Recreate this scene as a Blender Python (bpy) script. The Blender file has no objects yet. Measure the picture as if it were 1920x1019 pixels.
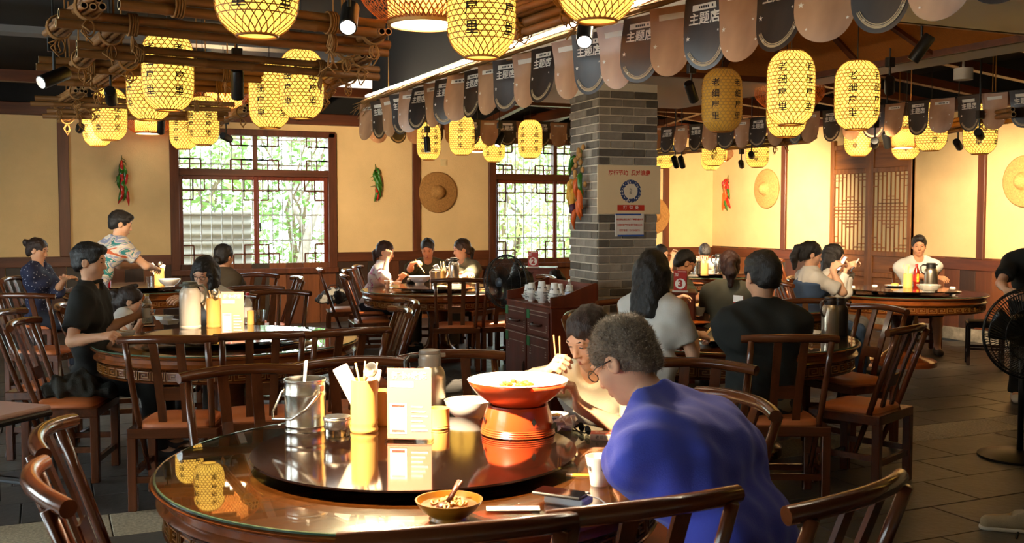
import bpy, bmesh, math, random
import numpy as np
from mathutils import Vector, Matrix
from math import sin, cos, pi, radians, atan2, sqrt

# ---------------------------------------------------------------- camera, world, exposure
FPX, CX, CY, HZ, CAMZ = 1950.0, 960.0, 509.5, 402.0, 1.6
TH = radians(24.0)
PT = math.atan((CY - HZ) / FPX)
FW = Vector((sin(TH), cos(TH), 0)); RT = Vector((cos(TH), -sin(TH), 0)); UPZ = Vector((0, 0, 1))
FP = FW * cos(PT) - UPZ * sin(PT); UPC = UPZ * cos(PT) + FW * sin(PT)
CAM = Vector((0, 0, CAMZ))
SC = bpy.context.scene
COL = SC.collection
cd = bpy.data.cameras.new('camera'); cam = bpy.data.objects.new('camera', cd); COL.objects.link(cam)
cam.location = CAM; cam.rotation_euler = (pi / 2 - PT, 0, -TH)
cd.sensor_width = 36; cd.lens = FPX / 1920 * 36; cd.clip_start = 0.05; cd.clip_end = 200
cd.dof.use_dof = True; cd.dof.focus_distance = 6.0; cd.dof.aperture_fstop = 9.0
SC.camera = cam
W = bpy.data.worlds.new('World'); SC.world = W; W.use_nodes = True
W.node_tree.nodes['Background'].inputs[0].default_value = (0.86, 0.95, 1.0, 1)
W.node_tree.nodes['Background'].inputs[1].default_value = 7.5
SC.view_settings.view_transform = 'Standard'; SC.view_settings.look = 'None'
SC.view_settings.exposure = 1.0; SC.view_settings.gamma = 1.0; SC.view_settings.use_curve_mapping = False
SC.cycles.max_bounces = 8; SC.cycles.transparent_max_bounces = 16; SC.cycles.diffuse_bounces = 4
SC.cycles.glossy_bounces = 4; SC.cycles.caustics_reflective = False; SC.cycles.caustics_refractive = False
SC.cycles.sample_clamp_indirect = 4.0

def ray(px, py): return FP + RT * ((px - CX) / FPX) + UPC * ((CY - py) / FPX)
def at(px, py, D):                       # point seen at a pixel at a horizontal depth D
    r = ray(px, py); return CAM + r * (D / r.dot(FW))
def onz(px, py, z):                      # point seen at a pixel on the height z
    r = ray(px, py); return CAM + r * ((z - CAMZ) / r.z)
def ony(px, py, y):
    r = ray(px, py); return CAM + r * (y / r.y)
def onx(px, py, x):
    r = ray(px, py); return CAM + r * (x / r.x)
def hdir(a):                             # horizontal direction: 0 away from the photographer, 90 to the side
    a = radians(a); return FW * cos(a) + RT * sin(a)
def rz(a):
    d = hdir(a); return atan2(-d.x, d.y)

# ---------------------------------------------------------------- materials
def lin(c):
    if isinstance(c, str):
        c = [int(c[i:i + 2], 16) / 255 for i in (0, 2, 4)]
        c = [x / 12.92 if x <= 0.04045 else ((x + 0.055) / 1.055) ** 2.4 for x in c]
    return (c[0], c[1], c[2], 1)
MATS = {}
def newmat(name):
    m = bpy.data.materials.new(name); m.use_nodes = True
    nt = m.node_tree; return m, nt, nt.nodes['Principled BSDF'], nt.nodes, nt.links
def M(name, col, rough=0.5, metal=0.0, var=0.0, scale=8.0, bump=0.0, bscale=60.0, stretch=(1, 1, 1), coat=0.0, emit=None, estr=0.0, sheen=0.0, spec=0.5, alpha=1.0, sub=0.0, trans=0.0, ior=1.45):
    if name in MATS: return MATS[name]
    m, nt, b, N, L = newmat(name); c = lin(col)
    b.inputs['Base Color'].default_value = c; b.inputs['Roughness'].default_value = rough
    b.inputs['Metallic'].default_value = metal; b.inputs['Coat Weight'].default_value = coat
    b.inputs['Coat Roughness'].default_value = 0.08
    b.inputs['Sheen Weight'].default_value = sheen; b.inputs['Specular IOR Level'].default_value = spec
    b.inputs['Alpha'].default_value = alpha; b.inputs['Transmission Weight'].default_value = trans; b.inputs['IOR'].default_value = ior
    if sub: b.inputs['Subsurface Weight'].default_value = sub; b.inputs['Subsurface Radius'].default_value = (0.01, 0.005, 0.003)
    if emit: b.inputs['Emission Color'].default_value = lin(emit); b.inputs['Emission Strength'].default_value = estr
    if var or bump:
        tc = N.new('ShaderNodeTexCoord'); mp = N.new('ShaderNodeMapping'); L.new(tc.outputs['Object'], mp.inputs[0])
        mp.inputs['Scale'].default_value = stretch
    if var:
        nz = N.new('ShaderNodeTexNoise'); nz.inputs['Scale'].default_value = scale; nz.inputs['Detail'].default_value = 5; nz.inputs['Roughness'].default_value = 0.6
        L.new(mp.outputs[0], nz.inputs['Vector'])
        cr = N.new('ShaderNodeValToRGB'); e = cr.color_ramp.elements
        e[0].position = 0.3; e[1].position = 0.72
        e[0].color = tuple(max(0, x * (1 - var)) for x in c[:3]) + (1,); e[1].color = tuple(min(1, x * (1 + var * 0.7)) for x in c[:3]) + (1,)
        L.new(nz.outputs['Fac'], cr.inputs[0]); L.new(cr.outputs[0], b.inputs['Base Color'])
    if bump:
        n2 = N.new('ShaderNodeTexNoise'); n2.inputs['Scale'].default_value = bscale; n2.inputs['Detail'].default_value = 3
        L.new(mp.outputs[0], n2.inputs['Vector'])
        bp = N.new('ShaderNodeBump'); bp.inputs['Strength'].default_value = bump; bp.inputs['Distance'].default_value = 0.01
        L.new(n2.outputs['Fac'], bp.inputs['Height']); L.new(bp.outputs[0], b.inputs['Normal'])
    MATS[name] = m; return m
def wood(name, col, rough=0.3, var=0.45, axis=2, scale=14, coat=0.0):
    s = [1.0, 1.0, 1.0]; s[axis] = 0.08
    return M(name, col, rough, var=var, scale=scale, stretch=tuple(s), bump=0.08, bscale=40, coat=coat)
def two(name, c1, c2, kind='voronoi', scale=40, thr=0.3, rough=0.8, c3=None, soft=0.02, **kw):   # printed two-tone cloth
    if name in MATS: return MATS[name]
    m, nt, b, N, L = newmat(name); b.inputs['Roughness'].default_value = rough
    tc = N.new('ShaderNodeTexCoord'); mp = N.new('ShaderNodeMapping'); L.new(tc.outputs['Object'], mp.inputs[0])
    mp.inputs['Scale'].default_value = kw.get('stretch', (1, 1, 1)); mp.inputs['Rotation'].default_value = kw.get('rot', (0, 0, 0))
    if kind == 'voronoi':
        t = N.new('ShaderNodeTexVoronoi'); o = t.outputs['Distance']
    else:
        t = N.new('ShaderNodeTexNoise'); t.inputs['Detail'].default_value = 3; t.inputs['Distortion'].default_value = kw.get('dist', 0.6); o = t.outputs['Fac']
    t.inputs['Scale'].default_value = scale; L.new(mp.outputs[0], t.inputs['Vector'])
    cr = N.new('ShaderNodeValToRGB'); e = cr.color_ramp.elements
    e[0].position = thr; e[0].color = lin(c2); e[1].position = thr + soft; e[1].color = lin(c1)
    for p, c in (c3 or []):
        x = cr.color_ramp.elements.new(p); x.color = lin(c)
    if c3: cr.color_ramp.interpolation = 'CONSTANT'
    L.new(o, cr.inputs[0]); L.new(cr.outputs[0], b.inputs['Base Color'])
    MATS[name] = m; return m
def glassy(name, tint=(1, 1, 1), ior=1.45, rough=0.0, extra=0.0, body=None, bodyfac=0.0):          # thin clear pane: fresnel mirror over clear
    if name in MATS: return MATS[name]
    m = bpy.data.materials.new(name); m.use_nodes = True; nt = m.node_tree; N = nt.nodes; L = nt.links; N.clear()
    out = N.new('ShaderNodeOutputMaterial'); mx = N.new('ShaderNodeMixShader'); tr = N.new('ShaderNodeBsdfTransparent'); gl = N.new('ShaderNodeBsdfGlossy'); fr = N.new('ShaderNodeLayerWeight'); pw = N.new('ShaderNodeMath'); pw.operation = 'POWER'; pw.inputs[1].default_value = 4.0; ma = N.new('ShaderNodeMath'); ma.operation = 'MULTIPLY_ADD'; ma.inputs[1].default_value = .95; ma.inputs[2].default_value = .045 if ior < 1.48 else .07
    tr.inputs[0].default_value = tuple(tint) + (1,); gl.inputs['Roughness'].default_value = rough; fr.inputs[0].default_value = .5; L.new(fr.outputs['Facing'], pw.inputs[0]); L.new(pw.outputs[0], ma.inputs[0])
    L.new(ma.outputs[0], mx.inputs[0]); L.new(gl.outputs[0], mx.inputs[2]); src = tr
    if body:
        df = N.new('ShaderNodeBsdfDiffuse'); df.inputs[0].default_value = lin(body); m2 = N.new('ShaderNodeMixShader'); m2.inputs[0].default_value = bodyfac
        L.new(tr.outputs[0], m2.inputs[1]); L.new(df.outputs[0], m2.inputs[2]); src = m2
    L.new(src.outputs[0], mx.inputs[1]); L.new(mx.outputs[0], out.inputs[0])
    MATS[name] = m; return m

# ---------------------------------------------------------------- mesh helpers
class MB:
    def __init__(s): s.v = []; s.f = []; s.mi = []; s.cur = 0
    def add(s, vs, fs, mat=None):
        o = len(s.v); s.v += [tuple(mat @ Vector(v)) if mat else tuple(v) for v in vs]
        s.f += [tuple(i + o for i in q) for q in fs]; s.mi += [s.cur] * len(fs); return s
    def box(s, x0, y0, z0, x1, y1, z1, mat=None):
        return s.add([(x0, y0, z0), (x1, y0, z0), (x1, y1, z0), (x0, y1, z0), (x0, y0, z1), (x1, y0, z1), (x1, y1, z1), (x0, y1, z1)],
                     [(3, 2, 1, 0), (4, 5, 6, 7), (0, 1, 5, 4), (1, 2, 6, 5), (2, 3, 7, 6), (3, 0, 4, 7)], mat)
    def bbox(s, x0, y0, z0, x1, y1, z1, b=0.006, mat=None):              # box with chamfered edges
        bm = bmesh.new(); bmesh.ops.create_cube(bm, size=1.0)
        for v in bm.verts: v.co = Vector((x0 + (v.co.x + .5) * (x1 - x0), y0 + (v.co.y + .5) * (y1 - y0), z0 + (v.co.z + .5) * (z1 - z0)))
        bmesh.ops.bevel(bm, geom=bm.edges[:], offset=b, segments=1, affect='EDGES')
        bm.verts.index_update(); s.add([v.co.copy() for v in bm.verts], [tuple(v.index for v in f.verts) for f in bm.faces], mat); bm.free(); return s
    def bar(s, a, b, w, h=None, up=(0, 0, 1)):                            # square bar from a to b
        a = Vector(a); b = Vector(b); d = (b - a).normalized(); h = h or w; up = Vector(up)
        if abs(d.dot(up)) > 0.98: up = Vector((0, 1, 0))
        x = d.cross(up).normalized(); y = x.cross(d)
        vs = [p + x * (sx * w / 2) + y * (sy * h / 2) for p in (a, b) for sx, sy in ((-1, -1), (1, -1), (1, 1), (-1, 1))]
        return s.add(vs, [(3, 2, 1, 0), (4, 5, 6, 7), (0, 1, 5, 4), (1, 2, 6, 5), (2, 3, 7, 6), (3, 0, 4, 7)])
    def tube(s, pts, r, seg=8, cap=True, flat=1.0, closed=False):
        pts = [Vector(p) for p in pts]; n = len(pts); rs = r if isinstance(r, (list, tuple)) else [r] * n
        ref = None; vs = []; fs = []
        for i, p in enumerate(pts):
            if closed: d = pts[(i + 1) % n] - pts[i - 1]
            else: d = (pts[min(i + 1, n - 1)] - pts[max(i - 1, 0)])
            d = d.normalized() if d.length > 1e-9 else Vector((0, 0, 1))
            if ref is None:
                ref = Vector((0, 0, 1)) if abs(d.z) < 0.9 else Vector((0, 1, 0))
            x = d.cross(ref)
            if x.length < 1e-6: x = d.cross(Vector((1, 0, 0)))
            x.normalize(); y = x.cross(d).normalized(); ref = y
            for k in range(seg):
                a = 2 * pi * k / seg; vs.append(p + x * (cos(a) * rs[i]) + y * (sin(a) * rs[i] * flat))
        m = n if closed else n - 1
        for i in range(m):
            for k in range(seg):
                a = i * seg + k; b = i * seg + (k + 1) % seg; j = (i + 1) % n
                fs.append((a, b, j * seg + (k + 1) % seg, j * seg + k))
        if cap and not closed: fs += [tuple(range(seg))[::-1], tuple(range((n - 1) * seg, n * seg))]
        return s.add(vs, fs)
    def lathe(s, prof, seg=32, c=(0, 0, 0), a0=0, a1=2 * pi, wob=None, sx=1, sy=1, cap=True):
        cap = cap and tuple(prof[0]) != tuple(prof[-1])
        full = abs(a1 - a0 - 2 * pi) < 1e-6; k = seg if full else seg + 1; vs = []; fs = []
        for r, z in prof:
            for i in range(k):
                a = a0 + (a1 - a0) * i / seg; q = r * (wob(a, z) if wob else 1); vs.append((c[0] + q * cos(a) * sx, c[1] + q * sin(a) * sy, c[2] + z))
        for j in range(len(prof) - 1):
            for i in range(seg):
                a = j * k + i; b = j * k + (i + 1) % k; fs.append((a, b, b + k, a + k))
        if cap and full and prof[0][0] > 1e-5: fs.append(tuple(range(k))[::-1])
        if cap and full and prof[-1][0] > 1e-5: fs.append(tuple(range((len(prof) - 1) * k, len(prof) * k)))
        return s.add(vs, fs)
    def ball(s, c, r, seg=12, rings=8, mat=None):
        r = (r, r, r) if isinstance(r, (int, float)) else r; vs = []; fs = []
        for j in range(rings + 1):
            t = pi * j / rings
            for i in range(seg):
                a = 2 * pi * i / seg; v = Vector((r[0] * sin(t) * cos(a), r[1] * sin(t) * sin(a), -r[2] * cos(t)))
                if mat: v = mat @ v
                vs.append(v + Vector(c))
        for j in range(rings):
            for i in range(seg):
                a = j * seg + i; b = j * seg + (i + 1) % seg; fs.append((a, b, b + seg, a + seg))
        return s.add(vs, fs)
    def prism(s, poly, z0, z1, mat=None):                                 # polygon in xy pulled along z
        n = len(poly); vs = [(x, y, z0) for x, y in poly] + [(x, y, z1) for x, y in poly]
        fs = [tuple(range(n))[::-1], tuple(range(n, 2 * n))] + [(i, (i + 1) % n, (i + 1) % n + n, i + n) for i in range(n)]
        return s.add(vs, fs, mat)
    def mesh(s, name, mats, smooth=False, angle=None):
        me = bpy.data.meshes.new(name); me.from_pydata(s.v, [], s.f)
        for m in (mats if isinstance(mats, (list, tuple)) else [mats]): me.materials.append(m)
        if len(set(s.mi)) > 1: me.polygons.foreach_set('material_index', s.mi)
        if smooth: me.polygons.foreach_set('use_smooth', [True] * len(s.f))
        if angle:
            me.polygons.foreach_set('use_smooth', [True] * len(s.f)); me.set_sharp_from_angle(angle=radians(angle))
        me.update(); return me
    def build(s, name, mats, parent=None, smooth=False, angle=None, loc=None, rot=None):
        return link(name, s.mesh(name, mats, smooth, angle), parent, loc, rot)
def link(name, me, parent=None, loc=None, rot=None):
    o = bpy.data.objects.new(name, me); COL.objects.link(o)
    if parent: o.parent = parent
    if loc is not None: o.location = loc
    if rot is not None: o.rotation_euler = rot if isinstance(rot, (tuple, list)) else (0, 0, rot)
    return o
def tag(o, label, cat, group=None):
    o['label'] = label; o['category'] = cat
    if group: o['group'] = group
    return o
def thing(name, label, cat, loc=(0, 0, 0), rotz=0, group=None):
    o = bpy.data.objects.new(name, None); COL.objects.link(o); o.location = loc; o.rotation_euler = (0, 0, rotz); o.empty_display_size = 0.05
    return tag(o, label, cat, group)
def struct(o): o['kind'] = 'structure'; return o
def dup(root, loc=None, rotz=None, label=None, group=None, parent=None):
    r = root.copy(); COL.objects.link(r); r.parent = parent
    if loc is not None: r.location = loc
    if rotz is not None: r.rotation_euler = (0, 0, rotz)
    if label: r['label'] = label
    if group: r['group'] = group
    for ch in list(root.children): dup(ch, parent=r)
    return r
_tx = {}
def text_mesh(s, size=1.0, mat=None, bold=0.0, vertical=False, spacing=1.0, line=1.0, depth=0.0):
    key = (s, size, mat.name if mat else '', bold, vertical, spacing, line, depth)
    if key in _tx: return _tx[key]
    c = bpy.data.curves.new('lettering', 'FONT'); c.body = '\n'.join(s) if vertical else s
    c.align_x = 'CENTER'; c.align_y = 'CENTER'; c.size = size; c.offset = bold; c.space_character = spacing; c.space_line = line; c.resolution_u = 3; c.extrude = depth
    o = bpy.data.objects.new('lettering', c); COL.objects.link(o)
    me = bpy.data.meshes.new_from_object(o.evaluated_get(bpy.context.evaluated_depsgraph_get()))
    bpy.data.objects.remove(o); bpy.data.curves.remove(c)
    me.name = 'lettering'; me.materials.clear()
    if mat: me.materials.append(mat)
    _tx[key] = me; return me
def text_on(s, size, mat, parent, loc, rot=(0, 0, 0), **kw):
    return link('lettering', text_mesh(s, size, mat, **kw), parent, loc, rot)

R_ = random.Random(7)
# palette
m_plaster = M('plaster', 'E2C088', 0.9, var=0.10, scale=1.6, bump=0.25, bscale=90)
m_trim = wood('trim wood', '5C2E16', 0.45, axis=2)
m_trimh = wood('trim wood across', '5C2E16', 0.45, axis=0)
m_trimy = wood('trim wood along', '5C2E16', 0.45, axis=1)
m_red = wood('red window wood', '6E2A16', 0.35, axis=2)
m_black = M('ceiling black', '191716', 0.9)
m_white = M('ceiling white', 'E8E2D6', 0.9)
m_chair = wood('chair wood', '60321A', 0.22, axis=2, coat=0.35)
m_chairx = wood('chair wood across', '60321A', 0.2, axis=0, coat=0.4)
m_leather = M('orange leather', 'CE7440', 0.42, var=0.12, scale=5, bump=0.06, bscale=220)
m_table = wood('table wood', '7A3F18', 0.25, axis=0, scale=10, coat=0.3)
m_tabledk = wood('table edge wood', '5A2B10', 0.22, axis=0, coat=0.4)
m_gold = M('carved gilt wood', '8A5A22', 0.35, coat=0.3)
m_steel = M('brushed steel', 'C9C4BA', 0.22, metal=1.0, bump=0.03, bscale=120, stretch=(1, 1, 8))
m_steel2 = M('satin steel', 'B5A893', 0.32, metal=1.0)
m_china = M('white china', 'F2EEE6', 0.18, coat=0.4)
m_blackpl = M('black plastic', '151413', 0.4)
m_dkgrey = M('dark grey plastic', '4A4744', 0.35)
m_bamboo = wood('pale bamboo', 'D9A85A', 0.4, axis=2, var=0.2, scale=20)
m_ink = M('black ink', '14110E', 0.7)
m_whiteprint = M('white print', 'E8E2D8', 0.6)
m_redprint = M('red print', 'C2301C', 0.6)
m_blueprint = M('blue print', '2C55A6', 0.6)
# ---------------------------------------------------------------- room shell
WU, WV = 10.57, 15.15            # inner faces of the side wall (x) and back wall (y)
XL, YN, ZC = -5.2, -4.0, 3.45
WAIN, HEAD = 1.035, 2.9
floor = struct(MB().box(XL, YN, -0.2, WU + .2, WV + .2, -0.012).build('floor', M('floor joint', '2B2723', 0.8)))
m_slate = M('slate tile', '4A4744', 0.42, var=0.35, scale=3, bump=0.25, bscale=22)
m_slate2 = M('slate tile pale', '5A564F', 0.45, var=0.3, scale=4, bump=0.25, bscale=22)
m_strip = M('granite strip', 'B4A88E', 0.55, var=0.5, scale=60, bump=0.2, bscale=120)
sv = onz(1810, 803, 0).y                                     # pale strip across the floor
def tile_mesh(w, d, m):
    return MB().bbox(-w / 2, -d / 2, -0.012, w / 2, d / 2, 0, 0.004).mesh('floor_tile', m)
TW, TD = 0.8, 0.42
tms = [tile_mesh(TW - .006, TD - .006, m) for m in (m_slate, m_slate2, m_slate)]
far = MB(); n = 0
j = 0; y = sv - TD * 18
rows = []
while y < WV:
    rows.append(y); y += TD
for j, y in enumerate(rows):
    st = abs(y - sv) < TD * .5
    hh = 0.20 if st else TD
    x = XL + (0.37 * j) % TW
    while x < WU:
        c = Vector((x, y, 0)); dd = c.dot(FW); lat = c.dot(RT)
        vis = 1.5 < dd < 11.5 and abs(lat) < dd * 0.52 + .5 and (lat > dd * 0.18 or lat < -dd * .1 or dd < 7)
        if vis and n < 300:
            if st: link('floor_tile', tile_mesh(TW - .005, TD - .005, m_strip), floor, (x, y, 0))
            else: link('floor_tile', R_.choice(tms), floor, (x, y, R_.uniform(-.0015, .001)))
            n += 1
        else:
            far.box(max(XL, x - TW / 2 + .003), y - TD / 2 + .003, -.012, min(WU, x + TW / 2 - .003), y + TD / 2 - .003, 0)
        x += TW
o = far.build('floor_tiling', m_slate, floor); o['kind'] = 'stuff'

def px2x(px, py=400): return ony(px, py, WV).x
def wz(px, py): return ony(px, py, WV).z
w1 = (px2x(322), px2x(628), 0.80, wz(480, 246)); ww = w1[1] - w1[0]
w2 = (px2x(918), px2x(918) + ww, 0.80, w1[3])
def wall_with_openings(name, axis, pos, lo, hi, z0, z1, holes, th, m):
    b = MB(); xs = lo
    def bx(a, c, za, zb):
        if c - a < 1e-4 or zb - za < 1e-4: return
        if axis == 'y': b.box(a, pos, za, c, pos + th, zb)
        else: b.box(min(pos, pos + th), a, za, max(pos, pos + th), c, zb)
    for a, c, za, zb in sorted(holes):
        bx(xs, a, z0, z1); bx(a, c, z0, za); bx(a, c, zb, z1); xs = c
    bx(xs, hi, z0, z1); return struct(b.build(name, m))
wall_back = wall_with_openings('wall_back', 'y', WV, XL - .2, WU + .2, 0, ZC, [w1, w2], 0.18, m_plaster)
wall_side = wall_with_openings('wall_right', 'x', WU, YN, WV, 0, ZC, [], 0.18, m_plaster)
lw = [(0.5, 4.2, 0.8, 2.8), (6.0, 10.0, 0.8, 2.8)]
wall_left = wall_with_openings('wall_left', 'x', XL, YN, WV, 0, ZC, lw, -0.18, m_plaster)
wall_near = wall_with_openings('wall_front', 'y', YN, XL - .2, WU + .2, 0, ZC, [], -0.18, m_plaster)
for k, (a, c, za, zb) in enumerate(lw):                       # windows of the side wall behind the photographer's view
    f = MB()
    for yy in (a, (2 * a + c) / 3, (a + 2 * c) / 3, c): f.box(XL - .12, yy - .04, za, XL - .04, yy + .04, zb)
    for z in (za, zb - .08, zb - .55): f.box(XL - .12, a, z, XL - .04, c, z + .08)
    wn = struct(f.build('window_%d' % (k + 3), m_red))
    MB().box(XL - .085, a, za, XL - .079, c, zb).build('pane', glassy('window glass', (0.96, 0.99, 0.98)), wn)
# wainscot planks of the back and side walls
wl = [wood('plank wood %d' % i, c, 0.5, axis=2, scale=10) for i, c in enumerate(('5E3218', '4A2613', '7A4522', '3A2416', '6B3A1C', '33291F'))]
pm = {}
def plank(w, h, m, parent, loc, rot):
    k = (round(w, 3), m.name)
    if k not in pm: pm[k] = MB().bbox(-w / 2, -.022, 0, w / 2, 0, h, .004).mesh('plank', m)
    link('plank', pm[k], parent, loc, rot)
PW = 0.245
x = -2.0
while x < WU:
    if not (w1[0] < x + PW / 2 < w1[1] or w2[0] < x + PW / 2 < w2[1]):
        plank(PW - .005, WAIN - .14, R_.choice(wl), wall_back, (x + PW / 2, WV, 0), (0, 0, 0))
    else: plank(PW - .005, w1[2] - .08, R_.choice(wl), wall_back, (x + PW / 2, WV, 0), (0, 0, 0))
    x += PW
y = WV - .03
while y > 6:
    plank(PW - .005, WAIN - .14 - .16, R_.choice(wl), wall_side, (WU, y - PW / 2, .16), (0, 0, -pi / 2))
    y -= PW
tn = [0]
def trim(b, m):
    tn[0] += 1; return struct(b.build('trim_%d' % tn[0], m))
def segs(holes, lo, hi):
    out = []; s = lo
    for a, c in holes: out.append((s, a)); s = c
    out.append((s, hi)); return out
for a, c in segs([w1[:2], w2[:2]], XL, WU): trim(MB().bbox(a, WV - .035, WAIN - .14, c, WV + .01, WAIN), m_trimh)
trim(MB().bbox(WU - .035, YN, WAIN - .14, WU + .01, WV, WAIN), m_trimy)
trim(MB().bbox(WU - .05, YN, 0, WU + .01, WV, .16), M('stone plinth', '8C8272', 0.9, var=0.4, scale=12, bump=0.5, bscale=25))
for px, w in ((120, .14), (780, .12), (1248, .11)):
    xx = px2x(px, 350); trim(MB().bbox(xx - w / 2, WV - .04, WAIN, xx + w / 2, WV + .01, HEAD), m_trim)
for px in (1471, 1842):
    yy = onx(px, 400, WU).y; trim(MB().bbox(WU - .04, yy - .055, WAIN, WU + .01, yy + .055, HEAD), m_trim)
trim(MB().bbox(XL, WV - .10, HEAD, WU, WV + .01, HEAD + .16), m_trimh)
trim(MB().bbox(WU - .10, YN, HEAD, WU + .01, WV, HEAD + .16), m_trimy)
# plastered soffit above the header is black
trim(MB().box(XL, WV - .012, HEAD + .16, WU, WV + .001, ZC), m_black)
trim(MB().box(WU - .012, YN, HEAD + .16, WU + .001, WV, ZC), m_black)

# windows with red sashes, corner frets and a steel grille
m_bars = M('grille paint', 'A9AEB4', 0.5)
pane_m = glassy('window glass', (0.96, 0.99, 0.98))
def fret(b, x0, z0, x1, z1, y, big):
    Wd, Hd = x1 - x0, z1 - z0; a, h1, c, h2 = (.30 * Wd, .125 * Hd, .14 * Wd, .235 * Hd) if big else (.30 * Wd, .29 * Hd, .15 * Wd, .29 * Hd)
    t = .022
    for sx in (0, 1):
        for sz in (0, 1):
            X = lambda d: x0 + d if sx == 0 else x1 - d
            Z = lambda d: z0 + d if sz == 0 else z1 - d
            for (wx, hz) in ((a, h1), (c, h2)):
                b.bar((X(0), y, Z(hz)), (X(wx), y, Z(hz)), t, .02, (0, 1, 0)); b.bar((X(wx), y, Z(0)), (X(wx), y, Z(hz)), t, .02, (0, 1, 0))
def window(n, x0, x1, z0, z1):
    fr = MB(); F = .10
    fr.bbox(x0 - .02, WV - .05, z0, x0 + F, WV + .16, z1); fr.bbox(x1 - F, WV - .05, z0, x1 + .02, WV + .16, z1)
    fr.bbox(x0, WV - .05, z1 - .07, x1, WV + .16, z1 + .02); fr.bbox(x0 - .03, WV - .09, z0 - .06, x1 + .03, WV + .16, z0 + .02)
    w = struct(fr.build('window_%d' % n, m_trim))
    zt = z0 + (z1 - z0) * .675; xm = (x0 + x1) / 2; xi0, xi1 = x0 + F, x1 - F
    MB().bbox(xi0, WV - .02, zt, xi1, WV + .12, zt + .10).build('transom', m_trimh, w)
    MB().bbox(xm - .035, WV - .01, zt + .1, xm + .035, WV + .11, z1 - .07).build('mullion', m_trim, w)
    for k, (a, c) in enumerate(((xi0, xm), (xm, xi1))):
        aa, cc = (a if k == 0 else a + .035), (c - .035 if k == 0 else c)
        p = MB().box(aa, WV + .06, zt + .1, cc, WV + .066, z1 - .07).build('pane', pane_m, w)
        b = MB(); fret(b, aa, zt + .1, cc, z1 - .07, WV + .05, False); b.build('lattice', m_trim, p)
        d = .02 * k; s = MB(); S = .055
        a2, c2 = (a, c + .03) if k == 0 else (c - (c - a), c)
        s.bbox(a2, WV + .02 + d, z0 + .02, a2 + S, WV + .06 + d, zt); s.bbox(c2 - S, WV + .02 + d, z0 + .02, c2, WV + .06 + d, zt)
        s.bbox(a2 + S, WV + .02 + d, z0 + .02, c2 - S, WV + .06 + d, z0 + .02 + S); s.bbox(a2 + S, WV + .02 + d, zt - S, c2 - S, WV + .06 + d, zt)
        so = s.build('sash', m_red, w)
        MB().box(a2 + S, WV + .038 + d, z0 + .02 + S, c2 - S, WV + .043 + d, zt - S).build('pane', pane_m, so)
        b = MB(); fret(b, a2 + S, z0 + .02 + S, c2 - S, zt - S, WV + .03 + d, True); b.build('lattice', m_trim, so)
    MB().bbox(xm + .05, WV + .0, z0 + .55, xm + .07, WV + .02, z0 + .68).build('latch', m_blackpl, w)
    g = MB(); yy = WV + .30
    for z in np.linspace(z0 + .05, z1 - .1, 6): g.bar((x0 - .1, yy, z), (x1 + .1, yy, z), .022)
    x = x0
    while x < x1 + .1: g.bar((x, yy, z0 - .05), (x, yy, z1), .014, .014, (0, 1, 0)); x += .145
    for q in (.27, .73):                                      # little scroll of two arcs
        xc = x0 + (x1 - x0) * q; zc = z0 + .52 * (z1 - z0) * .8
        for sgn in (-1, 1): g.tube([(xc + sgn * .16 * (1 - cos(t)), yy, zc + .16 * sin(t)) for t in np.linspace(0, 1.75, 8)], .007, 5)
    for sx in (x0 - .1, x1 + .1): g.bar((sx, WV + .16, z0 + .05), (sx, yy, z0 + .05), .02)
    g.build('security_grille', m_bars, w)
window(1, *w1); window(2, *w2)

# ceiling: black void, grey beams, dropped white island with a woven hip coffer
struct(MB().box(XL - .2, YN - .2, ZC, WU + .2, WV + .2, ZC + .12).build('ceiling', m_black))
m_beam = M('grey beam', '6E6A66', 0.9)
for py0, z, hgt in ((66, 3.18, .06), (152, 3.2, .08)):
    p = onz(60, py0, z); trim(MB().box(XL, p.y - .12, z, 2.2, p.y + .12, z + hgt), m_beam)
p = onz(780, 128, 3.2); trim(MB().box(p.x - 2.2, p.y - .15, 3.2, p.x + 1.3, p.y + .15, 3.3), m_beam)
ZW = 2.70
c_fl, c_fr, c_r, c_n = onz(1090, 127, ZW), onz(1414, 160, ZW), onz(1920, 88, ZW), onz(1743, 48, ZW)
cx0, cx1, cy0, cy1 = 3.85, (c_fr.x + c_r.x) / 2, c_n.y, (c_fl.y + c_fr.y) / 2
print('coffer', c_fl, c_fr, c_r, c_n, 'use', cx0, cx1, cy0, cy1)
wy1 = onz(1265, 204, ZW).y; wx1 = cx1 + .33; wx0 = 2.74; wy0 = 2.2
b = MB(); zt = ZW + .05
b.box(wx0, wy0, ZW, cx0, wy1, zt); b.box(cx1, wy0, ZW, wx1, wy1, zt); b.box(cx0, wy0, ZW, cx1, cy0, zt); b.box(cx0, cy1, ZW, cx1, wy1, zt)
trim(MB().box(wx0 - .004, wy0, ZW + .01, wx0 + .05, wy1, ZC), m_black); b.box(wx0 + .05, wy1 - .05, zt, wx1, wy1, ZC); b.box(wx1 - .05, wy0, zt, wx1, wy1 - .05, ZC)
struct(b.build('ceiling_dropped', m_white))
m_weave = M('woven bamboo mat', 'B8722E', 0.7, var=0.3, scale=14, bump=0.7, bscale=50, stretch=(3, 30, 1))
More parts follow.
